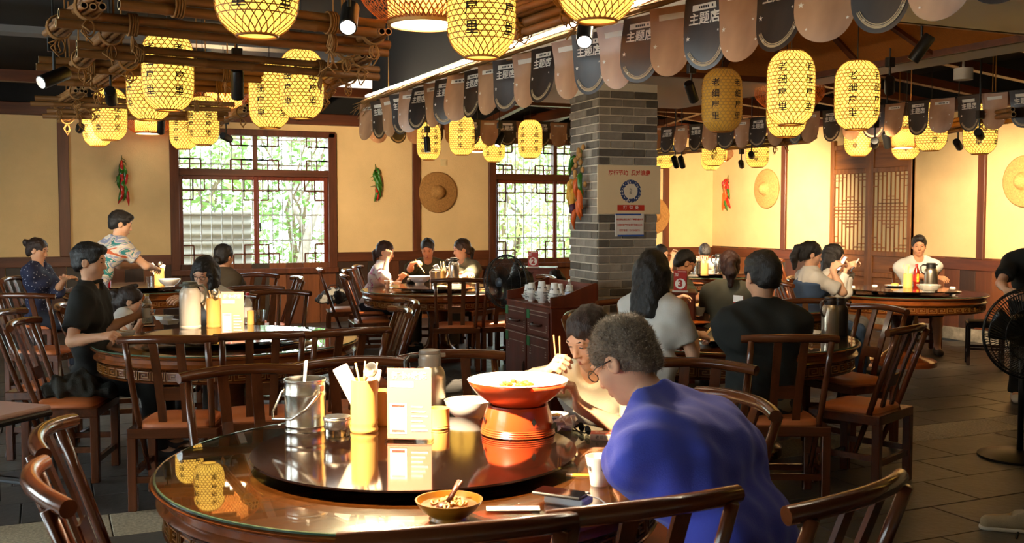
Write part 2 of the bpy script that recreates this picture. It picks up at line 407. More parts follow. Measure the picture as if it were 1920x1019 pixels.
def weave_mat(name, col, sc=(13, 13, 13)):
    if name in MATS: return MATS[name]
    m, nt, bs, N, L = newmat(name); bs.inputs['Roughness'].default_value = 0.65
    tc = N.new('ShaderNodeTexCoord'); mp = N.new('ShaderNodeMapping'); mp.inputs['Scale'].default_value = sc; L.new(tc.outputs['Object'], mp.inputs[0])
    bk = N.new('ShaderNodeTexBrick'); bk.inputs['Scale'].default_value = 1.0; bk.inputs['Mortar Size'].default_value = 0.06; bk.inputs['Brick Width'].default_value = 1.6; bk.inputs['Row Height'].default_value = .8
    c = lin(col); bk.inputs['Color1'].default_value = c; bk.inputs['Color2'].default_value = tuple(x * .72 for x in c[:3]) + (1,); bk.inputs['Mortar'].default_value = tuple(x * .3 for x in c[:3]) + (1,)
    L.new(mp.outputs[0], bk.inputs['Vector']); L.new(bk.outputs['Color'], bs.inputs['Base Color'])
    bp = N.new('ShaderNodeBump'); bp.inputs['Strength'].default_value = .5; bp.inputs['Distance'].default_value = .01; L.new(bk.outputs['Fac'], bp.inputs['Height']); bp.invert = True; L.new(bp.outputs[0], bs.inputs['Normal'])
    MATS[name] = m; return m
m_weave = weave_mat('woven bamboo mat', 'F0AC50')
hz = ZW + .42; rin = min(cx1 - cx0, cy1 - cy0) * .36
q = [(cx0, cy0, ZW + .03), (cx1, cy0, ZW + .03), (cx1, cy1, ZW + .03), (cx0, cy1, ZW + .03)]
p = [(cx0 + rin, cy0 + rin, hz), (cx1 - rin, cy0 + rin, hz), (cx1 - rin, cy1 - rin, hz), (cx0 + rin, cy1 - rin, hz)]
cof = struct(MB().add(q + p, [(0, 4, 5, 1), (1, 5, 6, 2), (2, 6, 7, 3), (3, 7, 4, 0), (4, 7, 6, 5)]).build('ceiling_coffer', m_weave))
for k in range(4): MB().bar(Vector(q[k]) - Vector((0, 0, .012)), Vector(p[k]) - Vector((0, 0, .012)), .05, .03).build('hip_rafter', m_trimh, cof)
for k in range(4):
    a, bb = Vector(q[k]), Vector(q[(k + 1) % 4]); MB().bar(a, bb, .05, .06).build('edge_beam', m_trimh, cof)
    A, B = Vector(p[k]), Vector(p[(k + 1) % 4]); MB().bar(A, B, .05, .04).build('ring_beam', m_trimh, cof)
    for t in (.33, .67):
        MB().bar(a.lerp(bb, .5 + (t - .5) * .8) - Vector((0, 0, .01)), A.lerp(B, t) - Vector((0, 0, .01)), .05, .03).build('rafter', m_trimh, cof)
# open brown rafters along the walls
rf = MB().box(wx1 + .9, 4.0, 3.02, wx1 + 1.0, WV, 3.16).build('ceiling_rafters', m_trimy); struct(rf)
y = 5.0
while y < WV:
    MB().bar((wx1 - .1, y, 3.38), (WU, y + .25, 2.98), .09, .09).build('rafter', m_trimh, rf); y += .95
x = 0.2
while x < WU:
    MB().bar((x, wy1 + 1.0, 3.38), (x + .3, WV, 2.98), .09, .09).build('rafter', m_trimy, rf); x += .95
MB().box(-1.5, 12.2, 3.0, WU, 12.32, 3.12).build('tie_beam', m_trimh, rf)
# lattice door leaves on the side wall
m_door = wood('door wood', '8A5426', 0.5, axis=2); m_doorh = wood('door wood across', '8A5426', 0.5, axis=1)
yA, yB = onx(1563, 350, WU).y, onx(1716, 350, WU).y
zT = onx(1640, 268, WU).z
mid = (yA + yB) / 2
dn = MB(); dn.bbox(WU - .07, yA - .07, 0, WU, yA, zT + .07); dn.bbox(WU - .07, yB, 0, WU, yB + .07, zT + .07)
for k, (a, c) in enumerate(((mid, yA), (yB, mid))):
    f = MB(); a2, c2 = min(a, c), max(a, c); S = .075; X0, X1 = WU - .06, WU - .01
    f.bbox(X0, a2, 0, X1, a2 + S, zT); f.bbox(X0, c2 - S, 0, X1, c2, zT)
    H = [0, .10, .36, .74, .86, 1.02, 2.28, 2.38, zT - .06]
    for z in (0.0, .72, 1.02, zT - .42, zT - .07): f.bbox(X0, a2 + S, z, X1, c2 - S, z + .07)
    d = struct(f.build('door_%d' % (k + 1), m_door))
    for z0, z1 in ((.07, .72), (.79, 1.02), (zT - .35, zT - .07)):
        MB().bbox(X0 + .02, a2 + S - .002, z0, X0 + .035, c2 - S + .002, z1, .003).build('panel', m_doorh, d)
    la, lc, z0, z1 = a2 + S, c2 - S, 1.09, zT - .42
    MB().box(X1 - .02, la, z0, X1 - .012, lc, z1).build('backing', M('paper backing', 'CBB488', 0.9), d)
    n = 8
    for i in range(n + 1):
        yy = la + (lc - la) * i / n; MB().box(X0 + .012, yy - .006, z0, X0 + .03, yy + .006, z1).build('lattice_bar', m_door, d)
    rowsz = np.linspace(z0, z1, 24); spans = {}
    for j in range(1, 23):
        e = None
        mj = abs(j - 11.5)
        if mj < 1.6: e = [(0, 8)]
        elif mj < 2.6: e = [(1, 7)]
        elif mj < 3.6: e = [(2, 6)]
        elif mj < 4.6: e = [(3, 5)]
        elif j in (1, 22): e = [(0, 3), (5, 8)]
        elif j in (2, 21): e = [(0, 2), (6, 8)]
        elif j in (4, 19): e = [(0, 1), (7, 8)]
        for (i0, i1) in e or []:
            MB().box(X0 + .008, la + (lc - la) * i0 / n, rowsz[j] - .006, X0 + .028, la + (lc - la) * i1 / n, rowsz[j] + .006).build('lattice_bar', m_doorh, d)
trim(dn, m_door)
# brick pillar
PIL = at(1121, 400, 8.75)                                  # near corner
PA = radians(-4); ux = Vector((cos(PA), sin(PA), 0)); uy = Vector((-sin(PA), cos(PA), 0))
PWX, PWY = 0.56, 0.60
po = struct(MB().box(0.006, 0.006, 0, PWX - .006, PWY - .006, ZW).build('pillar', M('lime mortar', 'D6CAB4', 0.95, bump=0.4, bscale=80), loc=(PIL.x, PIL.y, 0), rot=PA))
m_bk = [M('grey brick %d' % i, c, 0.85, var=0.25, scale=9, bump=0.45, bscale=45) for i, c in enumerate(('857C70', '736B60', '968C7E', '5E564C'))]
bms = {}
def brick(w, m):
    k = (round(w, 3), m.name)
    if k not in bms: bms[k] = MB().bbox(0, -.006, 0, w, .03, .058, .003).mesh('brick', m)
    return bms[k]
z = .004; j = 0; CH = .0695
while z + .058 < ZW:
    for face in (0, 1):
        Wd = PWX if face == 0 else PWY; full = .222 if face == 0 else .232; s = 0.0; first = (j + face) % 2
        w = full / 2 if first else full
        while s < Wd - .02:
            w2_ = min(w, Wd - s); me = brick(w2_ - .010, m_bk[R_.choice((0, 0, 1, 2, 2, 3))]); jx = R_.uniform(-.0015, .0015)
            if face == 0: link('brick', me, po, (s + .005, jx, z))
            else: link('brick', me, po, (jx, s + w2_ - .005, z), (0, 0, -pi / 2))
            s += w2_; w = full
    z += CH; j += 1
# outdoors
m_leaf = [M('leaf green %d' % i, c, 0.6) for i, c in enumerate(('86A866', '6E9450', 'A0BC78'))]
struct(MB().box(-14, WV + .35, -.35, 24, 42, -.3).build('ground', M('sandy ground', '9A8E74', 0.95, var=0.3, scale=2)))
def bush(c, r, h, n, seed, label, m):
    rr = random.Random(seed); root = thing('garden_bush', label, 'bush', (c[0], c[1], -.3))
    stem_ = MB()
    for k in range(5): stem_.tube([(0, 0, 0), (rr.uniform(-.2, .2) * r, rr.uniform(-.2, .2) * r, h * .4), (rr.uniform(-.6, .6) * r, rr.uniform(-.6, .6) * r, h * .8)], [.05, .035, .015], 6)
    stem_.build('stem', M('bark', '6B5B48', 0.9), root)
    b = MB()
    for i in range(n):
        a = rr.uniform(0, 2 * pi); q = r * sqrt(rr.random()); z = h * rr.uniform(.15, 1); q *= .35 + .65 * sin(pi * min(1, z / h * .9 + .05))
        p = Vector((q * cos(a), q * sin(a), z)); L_ = rr.uniform(.14, .30); d = Vector((rr.uniform(-1, 1), rr.uniform(-1, 1), rr.uniform(-.9, .5))).normalized(); s = d.cross(Vector((rr.uniform(-1, 1), rr.uniform(-1, 1), 1))).normalized() * L_ * .22
        b.add([p, p + d * L_ * .5 + s, p + d * L_, p + d * L_ * .5 - s], [(0, 1, 2, 3)])
    b.build('foliage', m, root)
for i, (px, D, r, h, lab) in enumerate(((380, 22, 1.5, 4.2, 'feathery bamboo bush behind the corrugated sheets outside window'), (560, 24, 1.9, 5.0, 'tall pale leafy bush beside the bare trunk outside window'), (950, 23, 1.7, 4.4, 'leafy garden bush outside the window by the brick pillar'), (1060, 25, 1.9, 4.6, 'garden bush farther along outside the window by the brick pillar'))):
    p = at(px, 400, D); bush((p.x, p.y), r, h, 2300, 20 + i, lab, m_leaf[i % 3])
p = at(372, 470, 20.5)
sh = MB(); nx = 60
for k in range(nx):
    for jx in range(2):
        sh.v.append((jx * 2.6, 0, 2.0 * k / nx)); 
sh.v = [(x, .05 * sin(z * 32), z) for (x, y, z) in sh.v]; sh.f = [(2 * k, 2 * k + 1, 2 * k + 3, 2 * k + 2) for k in range(nx - 1)]; sh.mi = [0] * len(sh.f)
o = sh.build('corrugated_sheet', M('weathered sheet', '5E5A52', 0.8), None, True, loc=(p.x - 1.6, p.y, -.3), rot=-TH * .3); so = o.modifiers.new('t', 'SOLIDIFY'); so.thickness = .02
tag(o, 'grey corrugated roofing sheet leaning outdoors behind the window grille', 'roofing sheet')
p = at(548, 470, 21); tr = thing('bare_tree', 'leaning pale bare trunk outside the window beside bushes', 'tree', (p.x, p.y, -.3))
MB().tube([(0, 0, 0), (.15, 0, .7), (.35, .1, 1.5), (.75, .2, 2.6)], [.14, .12, .09, .05], 10).build('trunk', M('pale bark', '6E685E', 0.9, var=.3, scale=12), tr, True)
MB().tube([(.33, .1, 1.4), (.1, .2, 2.0), (-.1, .3, 2.7)], [.05, .04, .02], 7).build('branch', M('pale bark', '6E685E'), tr, True)
# ---------------------------------------------------------------- chairs
def make_chair():
    t = thing('dining_chair', 'x', 'chair')
    hw, fd, bd = .24, .22, -.22
    MB().bbox(-hw, bd, .395, hw, fd, .45, .005).build('seat_frame', m_chairx, t)
    cu = MB(); nn = 24
    def sq(r, z, w=.195, d=.18): return [(w * r * (abs(cos(a)) ** .35) * (1 if cos(a) >= 0 else -1), .005 + d * r * (abs(sin(a)) ** .35) * (1 if sin(a) >= 0 else -1), z) for a in [2 * pi * (i + .5) / nn for i in range(nn)]]
    rings = [sq(1, .448), sq(1.0, .458), sq(.97, .472), sq(.85, .482), sq(.5, .488), sq(.05, .489)]
    cu.add(sum(rings, []), [(j * nn + i, j * nn + (i + 1) % nn, (j + 1) * nn + (i + 1) % nn, (j + 1) * nn + i) for j in range(5) for i in range(nn)] + [tuple(range(5 * nn, 6 * nn))])
    cu.build('cushion', m_leather, t, True)
    lg = MB().bbox(-.0235, -.0235, 0, .0235, .0235, .40, .004).mesh('leg', m_chair)
    for sx in (-1, 1):
        for yy in (fd - .0235, bd + .0235): link('leg', lg, t, (sx * (hw - .0235), yy, 0))
    for sx in (-1, 1):
        pts = [(sx * .175, -.04, .19), (sx * .19, -.125, .42), (sx * .2, -.17, .55), (sx * .208, -.235, .74), (sx * .212, -.30, .925)]
        MB().tube(pts, [.014, .017, .018, .018, .017], 10).build('back_post', m_chair, t, True)
        pts = [(sx * .062, -.150, .44), (sx * .064, -.175, .56), (sx * .067, -.235, .74), (sx * .07, -.305, .925)]
        b = MB(); w = .022
        for k in range(len(pts) - 1): b.bar(pts[k], pts[k + 1], w * 2, .013, (0, 1, .4))
        b.build('back_slat', m_chair, t)
    MB().bar((-.062, -.196, .635), (.062, -.196, .635), .013, .075, (0, -.3, 1)).build('back_panel', m_chairx, t)
    n = 11; pts = []; rs = []
    for i in range(n):
        s = -1 + 2 * i / (n - 1); pts.append((s * .255, -.315 + .055 * s * s, .932 + .012 * (1 - s * s))); rs.append(.0235 if abs(s) < .9 else .0225)
    MB().tube(pts, rs, 12).build('crest_rail', m_chairx, t, angle=50)
    for (a, c, z) in (((-hw + .02, fd - .0235), (hw - .02, fd - .0235), .13), ((-hw + .02, bd + .0235), (hw - .02, bd + .0235), .17), ((-hw + .0235, bd + .02), (-hw + .0235, fd - .02), .20), ((hw - .0235, bd + .02), (hw - .0235, fd - .02), .20)):
        MB().bar((a[0], a[1], z), (c[0], c[1], z), .024, .034).build('stretcher', m_chairx, t)
    return t
CREST = Vector((0, -.29, .94))
chair0 = make_chair(); _c0 = [True]
def put_chair(loc, a, label):
    if _c0[0]:
        _c0[0] = False; chair0.location = loc; chair0.rotation_euler = (0, 0, rz(a)); chair0['label'] = label; chair0['group'] = 'brown dining chairs'; return chair0
    return dup(chair0, loc, rz(a), label, 'brown dining chairs')
def chair(px, py, a, label):                                  # by the middle of the crest rail
    p = onz(px, py, .94); d = hdir(a); q = p + d * .29; return put_chair((q.x, q.y, 0), a, label)
CW = 'brown wooden dining chair '
for px, py, a, lab in (
    (92, 815, 76, CW + 'farther of two side by side, empty, at the bucket table'),
    (78, 905, 60, CW + 'nearer of two side by side, empty, at the bucket table'),
    (450, 697, 153, CW + 'facing the steel bucket across the table'),
    (655, 681, 160, CW + 'behind the bamboo chopstick holder, facing the table'),
    (846, 667, 163, CW + 'behind the thermos, facing the orange brazier table'),
    (1312, 684, 205, CW + 'with its rail end showing past the blue shoulder'),
    (1390, 752, 250, CW + 'mostly hidden beyond the man in the blue shirt'),
    (1225, 950, 335, CW + 'with curved crest in front of the blue-shirted man'),
    (868, 998, 343, CW + 'beside the blue-shirted man, below the mustard bowl'),
    (1610, 928, 318, CW + 'on which the man in the blue shirt sits'),
    (313, 637, 356, CW + 'seen from behind in front of the pale thermos'),
    (492, 630, 342, CW + 'seen from behind in front of the menu card table'),
    (657, 623, 328, CW + 'seen from behind at the glaring edge of the table'),
    (38, 606, 84, CW + 'with a dark jacket on its seat'),
    (12, 588, 86, CW + 'carrying the man in the black polo shirt'),
    (45, 555, 8, CW + 'seen from behind in front of the navy-dotted dress'),
    (528, 549, 183, CW + 'facing the sunlit table across from the menu card'),
    (478, 541, 170, CW + 'tucked beside the woman in brown with hair bun'),
    (560, 523, 248, CW + 'standing askew before the window, turned to the other table'),
    (484, 517, 195, CW + 'against the wall under the window'),
    (600, 506, 78, CW + 'with a black and white bag on its seat'),
    (645, 518, 74, CW + 'empty, next to the chair with the bag'),
    (668, 501, 92, CW + 'empty, behind the woman in the pink blouse'),
    (856, 526, 356, CW + 'seen from behind below the steel thermos'),
    (950, 524, 335, CW + 'half hidden by the standing black fan'),
    (768, 567, 247, CW + 'farther of two pulled sideways beside the sunlit table'),
    (756, 583, 249, CW + 'nearer of two pulled sideways beside the sunlit table'),
    (1483, 635, 2, CW + 'seen from behind under the man in black'),
    (1653, 578, 243, CW + 'facing the thermos table, turned sideways'),
    (1708, 617, 313, CW + 'standing out on the bare floor, empty'),
    (1528, 566, 195, CW + 'mostly hidden behind the steel thermos'),
    (1460, 487, 95, CW + 'beside the woman in denim overalls'),
    (1178, 566, 168, CW + 'facing the woman with long straight black hair'),
    (1086, 588, 120, CW + 'dark crest rail poking out beside the cabinet'),
    (1028, 521, 250, CW + 'behind the cabinet of upturned cups'),
): chair(px, py, a, lab)
# ---------------------------------------------------------------- round tables
TR, TZ = 0.845, 0.775
m_tglass = glassy('table glass', (0.93, 0.97, 0.93), 1.5)
m_edgeglass = M('green glass edge', '43604C', 0.15, spec=0.8)
m_susan = M('dark turntable glass', '150905', 0.06, var=0.5, scale=90, coat=1.0)
top = MB(); top.lathe([(0, .68), (TR - .06, .68), (TR - .03, .685), (TR - .012, .70), (TR - .02, .712), (TR - .03, .72), (TR - .03, .742), (TR - .012, .748), (TR, .756), (TR + .004, .764), (TR - .004, .768), (0, .768)], 96)
top_me = top.mesh('tabletop', m_table, angle=35)
ap_me = MB().lathe([(TR - .05, .60), (TR - .035, .605), (TR - .03, .615), (TR - .04, .62), (TR - .04, .675), (TR - .02, .69)], 96, cap=False).mesh('apron', m_tabledk, angle=40)
fk = MB(); NU = 52                                             # greek key relief round the apron
for i in range(NU):
    a0 = 2 * pi * i / NU; da = 2 * pi / NU
    def seg(u0, v0, u1, v1):
        w = .0045
        q = []
        for (u, v) in ((u0, v0), (u1, v1)):
            pass
        du = w / ((TR - .04) * da); lo_u, hi_u = min(u0, u1) - du / 2, max(u0, u1) + du / 2; lo_v, hi_v = min(v0, v1) - .045, max(v0, v1) + .045
        vs = []
        for rr in (TR - .042, TR - .034):
            for (u, v) in ((lo_u, lo_v), (hi_u, lo_v), (hi_u, hi_v), (lo_u, hi_v)):
                a = a0 + da * u; vs.append((rr * cos(a), rr * sin(a), .622 + .05 * v))
        fk.add(vs, [(4, 5, 6, 7), (0, 1, 5, 4), (1, 2, 6, 5), (2, 3, 7, 6), (3, 0, 4, 7)])
    for s in ((.05, .05, .9, .05), (.05, .05, .05, .95), (.05, .95, .75, .95), (.75, .95, .75, .35), (.75, .35, .3, .35), (.3, .35, .3, .65), (.3, .65, .52, .65), (.9, .05, .9, .95)): seg(*s)
fk_me = fk.mesh('fret_band', m_gold)
gl_me = MB().lathe([(0, .769), (TR - .012, .769), (TR - .01, .772), (TR - .012, TZ), (0, TZ)], 96).mesh('glass_top', [m_tglass])
rim_me = MB().lathe([(TR - .0125, .7688), (TR - .006, .769), (TR - .006, TZ), (TR - .0125, TZ + .0002)], 96, cap=False).mesh('glass_rim', m_edgeglass, angle=40)
ped = MB(); ped.lathe([(.0, .0), (.36, 0), (.36, .05), (.33, .07), (.22, .10), (.14, .16), (.11, .25), (.11, .45), (.14, .55), (.24, .62), (.3, .69), (0, .69)], 32)
ped_me = ped.mesh('pedestal', m_tabledk, angle=40)
SR, SZ = .547, .812
su_me = MB().lathe([(0, SZ - .010), (SR - .006, SZ - .010), (SR, SZ - .005), (SR - .004, SZ), (0, SZ)], 80).mesh('turntable_glass', m_susan, angle=40)
sh_me = MB().lathe([(0, TZ), (.19, TZ), (.19, SZ - .022), (.16, SZ - .011), (0, SZ - .011)], 32).mesh('turntable_hub', M('turntable hub', '3A3028', 0.4), angle=40)
def table(px, D, label, slabel, susan=True, scale=1.0):
    c = at(px, 402, D); t = thing('round_table', label, 'table', (c.x, c.y, 0), 0, 'round glass-topped tables')
    if scale != 1: t.scale = (scale, scale, 1)
    link('tabletop', top_me, t); ap = link('apron', ap_me, t); link('fret_band', fk_me, ap); g = link('glass_top', gl_me, t); link('glass_rim', rim_me, g); link('pedestal', ped_me, t)
    if susan:
        s = thing('lazy_susan', slabel, 'turntable', (c.x, c.y, 0), 0, 'dark glass turntables')
        if scale != 1: s.scale = (scale, scale, 1)
        link('turntable_glass', su_me, s); link('turntable_hub', sh_me, s)
    return c
tA = table(777, 3.47, 'round brown table with glass top carrying the steel bucket and orange brazier', 'dark glass turntable carrying the orange brazier and steel bucket')
tB = table(425, 6.83, 'round brown table with glass top at the man in the black polo', 'dark glass turntable carrying the pale thermos and menu card')
tC = table(821, 11.45, 'round brown table with glass top shared by three diners before the wall', 'dark glass turntable carrying the steel thermos and large bowl')
tD = table(1368, 6.95, 'round brown table with glass top between man in black and long-haired woman', 'dark glass turntable carrying the brown oval dish')
tE = table(1695, 11.0, 'round brown table with glass top before the lattice doors', 'dark glass turntable carrying the red bottle and glass bowl')
tF = table(1335, 14.2, 'round brown table with glass top in the corner of the room', 'dark glass turntable in the corner of the room')
tG = table(265, 11.6, 'round brown table with glass top beside the standing woman', 'dark glass turntable beside the standing woman')
tI = table(1432, 9.35, 'small round brown table with glass top before the woman with brown ponytail', 'x', False, .8)
# ---------------------------------------------------------------- stools
def make_stool(label, loc, a, m=m_blackpl, h=.46):
    t = thing('wooden_stool', label, 'stool', loc, rz(a)); mw = wood('dark stool wood', '2E1A10', 0.4)
    MB().bbox(-.19, -.16, h - .04, .19, .16, h - .005, .006).build('seat', mw, t)
    MB().bbox(-.17, -.14, h - .006, .17, .14, h + .012, .009).build('cushion', M('grey brown pad', '5A4A40', 0.8), t)
    for sx in (-1, 1):
        for sy in (-1, 1): MB().bbox(sx * .165 - .017, sy * .135 - .017, 0, sx * .165 + .017, sy * .135 + .017, h - .04, .003).build('leg', mw, t)
    for sx in (-1, 1): MB().bar((sx * .165, -.135, .14), (sx * .165, .135, .14), .02, .028).build('stretcher', mw, t)
    for sy in (-1, 1): MB().bar((-.165, sy * .135, .18), (.165, sy * .135, .18), .02, .028).build('stretcher', mw, t); MB().prism([(-.15, -.03), (-.1, -.012), (0, -.02), (.1, -.012), (.15, -.03), (.15, 0), (-.15, 0)], -.008, .008, Matrix.Translation((0, sy * .145, h - .04)) @ Matrix.Rotation(pi / 2, 4, 'X')).build('apron', mw, t)
    return t
p = onz(1845, 684, 0); make_stool('dark wooden stool with shaped apron beside the wainscot by the fan', (p.x, p.y, 0), 20)
# high chair at the edge with a pale seat and black frame
p = onz(-12, 772, .56); hc = thing('high_chair', 'black framed child seat with pale pink cushion and grey footplate', 'chair', (p.x, p.y, 0), rz(20))
MB().bbox(-.2, -.2, .545, .2, .2, .575, .01).build('cushion', M('pale pink vinyl', 'C9A090', 0.5), hc)
MB().bbox(-.205, -.205, .515, .205, .205, .546, .008).build('seat_frame', m_blackpl, hc)
for sx in (-1, 1):
    for sy in (-1, 1): MB().tube([(sx * .18, sy * .18, .52), (sx * .22, sy * .22, 0)], .014, 8).build('leg', m_blackpl, hc)
MB().bbox(-.19, .12, .14, .19, .30, .155, .006).build('footplate', M('grey footplate', '4B4E52', 0.5), hc)
MB().bar((-.2, .19, .145), (.2, .19, .145), .02, .02).build('crossbar', m_blackpl, hc)
# ---------------------------------------------------------------- serving cabinets
m_cab = wood('red cabinet wood', '6A2A14', 0.38, axis=2, scale=9); m_cabx = wood('red cabinet wood across', '6A2A14', 0.38, axis=0, scale=9)
m_green = M('green label', '2F7A44', 0.6)
CZ = .90; cf = onz(1033, 576, CZ); c0 = onz(950, 560, CZ)
dv = Vector((cf.x - c0.x, cf.y - c0.y, 0)); wcab = dv.length; ca = atan2(dv.y, dv.x)
print('cabinet width', wcab, c0, cf)
cab = thing('serving_cabinet', 'reddish wooden serving cabinet with two drawers and two doors against the brick pillar', 'cabinet', (c0.x, c0.y, 0), ca)
CD = .40
b = MB(); b.bbox(0, 0, .06, wcab, CD, .885, .003); b.box(.02, .03, 0, wcab - .02, CD - .02, .06); b.build('body', m_cab, cab)
MB().bbox(-.01, -.012, .885, wcab + .01, CD, .90, .004).build('worktop', m_cabx, cab)
for k in (0, 1):
    q = .0 if k == 0 else wcab; s = 1 if k == 0 else -1
    prof = [(0, 0), (CD, 0), (CD, .16), (CD - .02, .175), (.3, .15), (.12, .085), (0, .07)]
    MB().prism(prof, 0, .018, Matrix.Translation((q - (.0 if k == 0 else .018), 0, .898)) @ Matrix(((0, 0, 1, 0), (1, 0, 0, 0), (0, 1, 0, 0), (0, 0, 0, 1)))).build('side_gallery', m_cab, cab)
MB().bbox(0, CD - .018, .898, wcab, CD, 1.06, .004).build('back_gallery', m_cabx, cab)
m_line = M('silver inlay line', 'B8A898', 0.35)
for k in (0, 1):
    x0, x1 = .02 + k * wcab / 2, wcab / 2 - .005 + k * (wcab / 2 - .012)
    d = MB().bbox(x0, -.016, .66, x1, .004, .85, .003).build('drawer', m_cabx, cab)
    l = MB()
    for z in (.845, .815, .695): l.box(x0 + (.05 if z < .78 else .0), -.0175, z, x1 - .03, -.0155, z + .005)
    for q in range(3):
        for xx in (x0 + .02, x1 - .04): l.box(xx, -.0175, .71 + q * .016, xx + .022, -.0155, .714 + q * .016)
    l.build('inlay', m_line, d)
    MB().tube([(x0 + .11, -.014, .75), (x0 + .12, -.034, .743), (x0 + .17, -.038, .74), (x1 - .12, -.034, .743), (x1 - .11, -.014, .75)], .009, 8).build('handle', M('brown pull', '3A140A', 0.3), d, True)
    MB().box(x0, -.019, .78, x0 + .055, -.0165, .85).build('green_label', m_green, d)
    d = MB().bbox(x0, -.016, .08, x1, .004, .65, .003).build('door', m_cab, cab)
    l = MB(); l.box(x0, -.0175, .641, x1, -.0155, .646); l.box(x0 + .08, -.0175, .575, x1 - .04, -.0155, .58)
    for q in range(3):
        for xx in (x0 + .05, x1 - .06): l.box(xx + q * .004, -.0175, .505 + q * .02, xx + .03 - q * .004, -.0155, .51 + q * .02)
    l.build('inlay', m_line, d)
    MB().box(x0, -.019, .565, x0 + .055, -.0165, .64).build('green_label', m_green, d)
    if k == 0: MB().ball((x1 - .03, -.02, .36), (.012, .014, .07)).build('handle', M('brown pull', '3A140A', 0.3), d, True)
cmat = Matrix.Translation((c0.x, c0.y, 0)) @ Matrix.Rotation(ca, 4, 'Z')
def oncab(u, v): return cmat @ Vector((u * wcab, v * CD, .90))
# small cabinets under the number signs
def box_cabinet(p, a, w, d, h, label):
    t = thing('side_cabinet', label, 'cabinet', (p.x, p.y, 0), rz(a))
    MB().bbox(-w / 2, -d / 2, .05, w / 2, d / 2, h - .02, .004).build('body', m_cab, t); MB().bbox(-w / 2 - .01, -d / 2 - .01, h - .02, w / 2 + .01, d / 2 + .01, h, .004).build('worktop', m_cabx, t)
    MB().box(-w / 2 + .02, -d / 2 + .02, 0, w / 2 - .02, d / 2 - .02, .05).build('plinth', m_cab, t)
    for s in (-1, 1): MB().bbox(min(s * .005, s * (w / 2 - .01)), -d / 2 - .014, .08, max(s * .005, s * (w / 2 - .01)), -d / 2 + .002, h - .05, .003).build('door', m_cab, t)
    return t
p3 = onz(1268, 549, .98); box_cabinet(p3 + FW * .2, 8, .36, .36, .98, 'reddish wooden side cabinet carrying the number three sign')
p2 = onz(1003, 502, .98); box_cabinet(p2 + FW * .15, 8, .5, .34, .98, 'reddish wooden side cabinet carrying the number two sign')
def number_sign(p, a, num, w, h, label):
    t = thing('number_sign', label, 'sign', p, rz(a))
    MB().bbox(-w / 2, -.012, 0, w / 2, .012, h, .002).build('board', M('sign red', 'A5241C', 0.4), t)
    MB().bbox(-w / 2 - .01, -.03, -.001, w / 2 + .01, .03, .012, .002).build('base', M('clear base', 'C9C2B8', 0.2), t)
    c = MB(); r = w * .40; c.add([(r * cos(k * pi / 12), -.0135, h * .38 + r * sin(k * pi / 12)) for k in range(24)], [tuple(range(24))]); o = c.build('disc', m_whiteprint, t)
    text_on(num, r * 1.75, M('sign red', 'A5241C'), t, (0, -.0145, h * .38), (pi / 2, 0, 0), bold=.004)
    text_on('加', w * .3, m_whiteprint, t, (-w * .3, -.0135, h * .80), (pi / 2, 0, 0))
    MB().box(-w * .2, -.0135, h * .93, w * .45, -.0125, h * .955).build('print_line', m_whiteprint, t)
number_sign(p3 + FW * .08 + RT * .045, 12, '3', .105, .172, 'red table sign with number three in a white ring')
number_sign(p2 - RT * .02, 10, '2', .12, .19, 'red table sign with number two in a white ring')
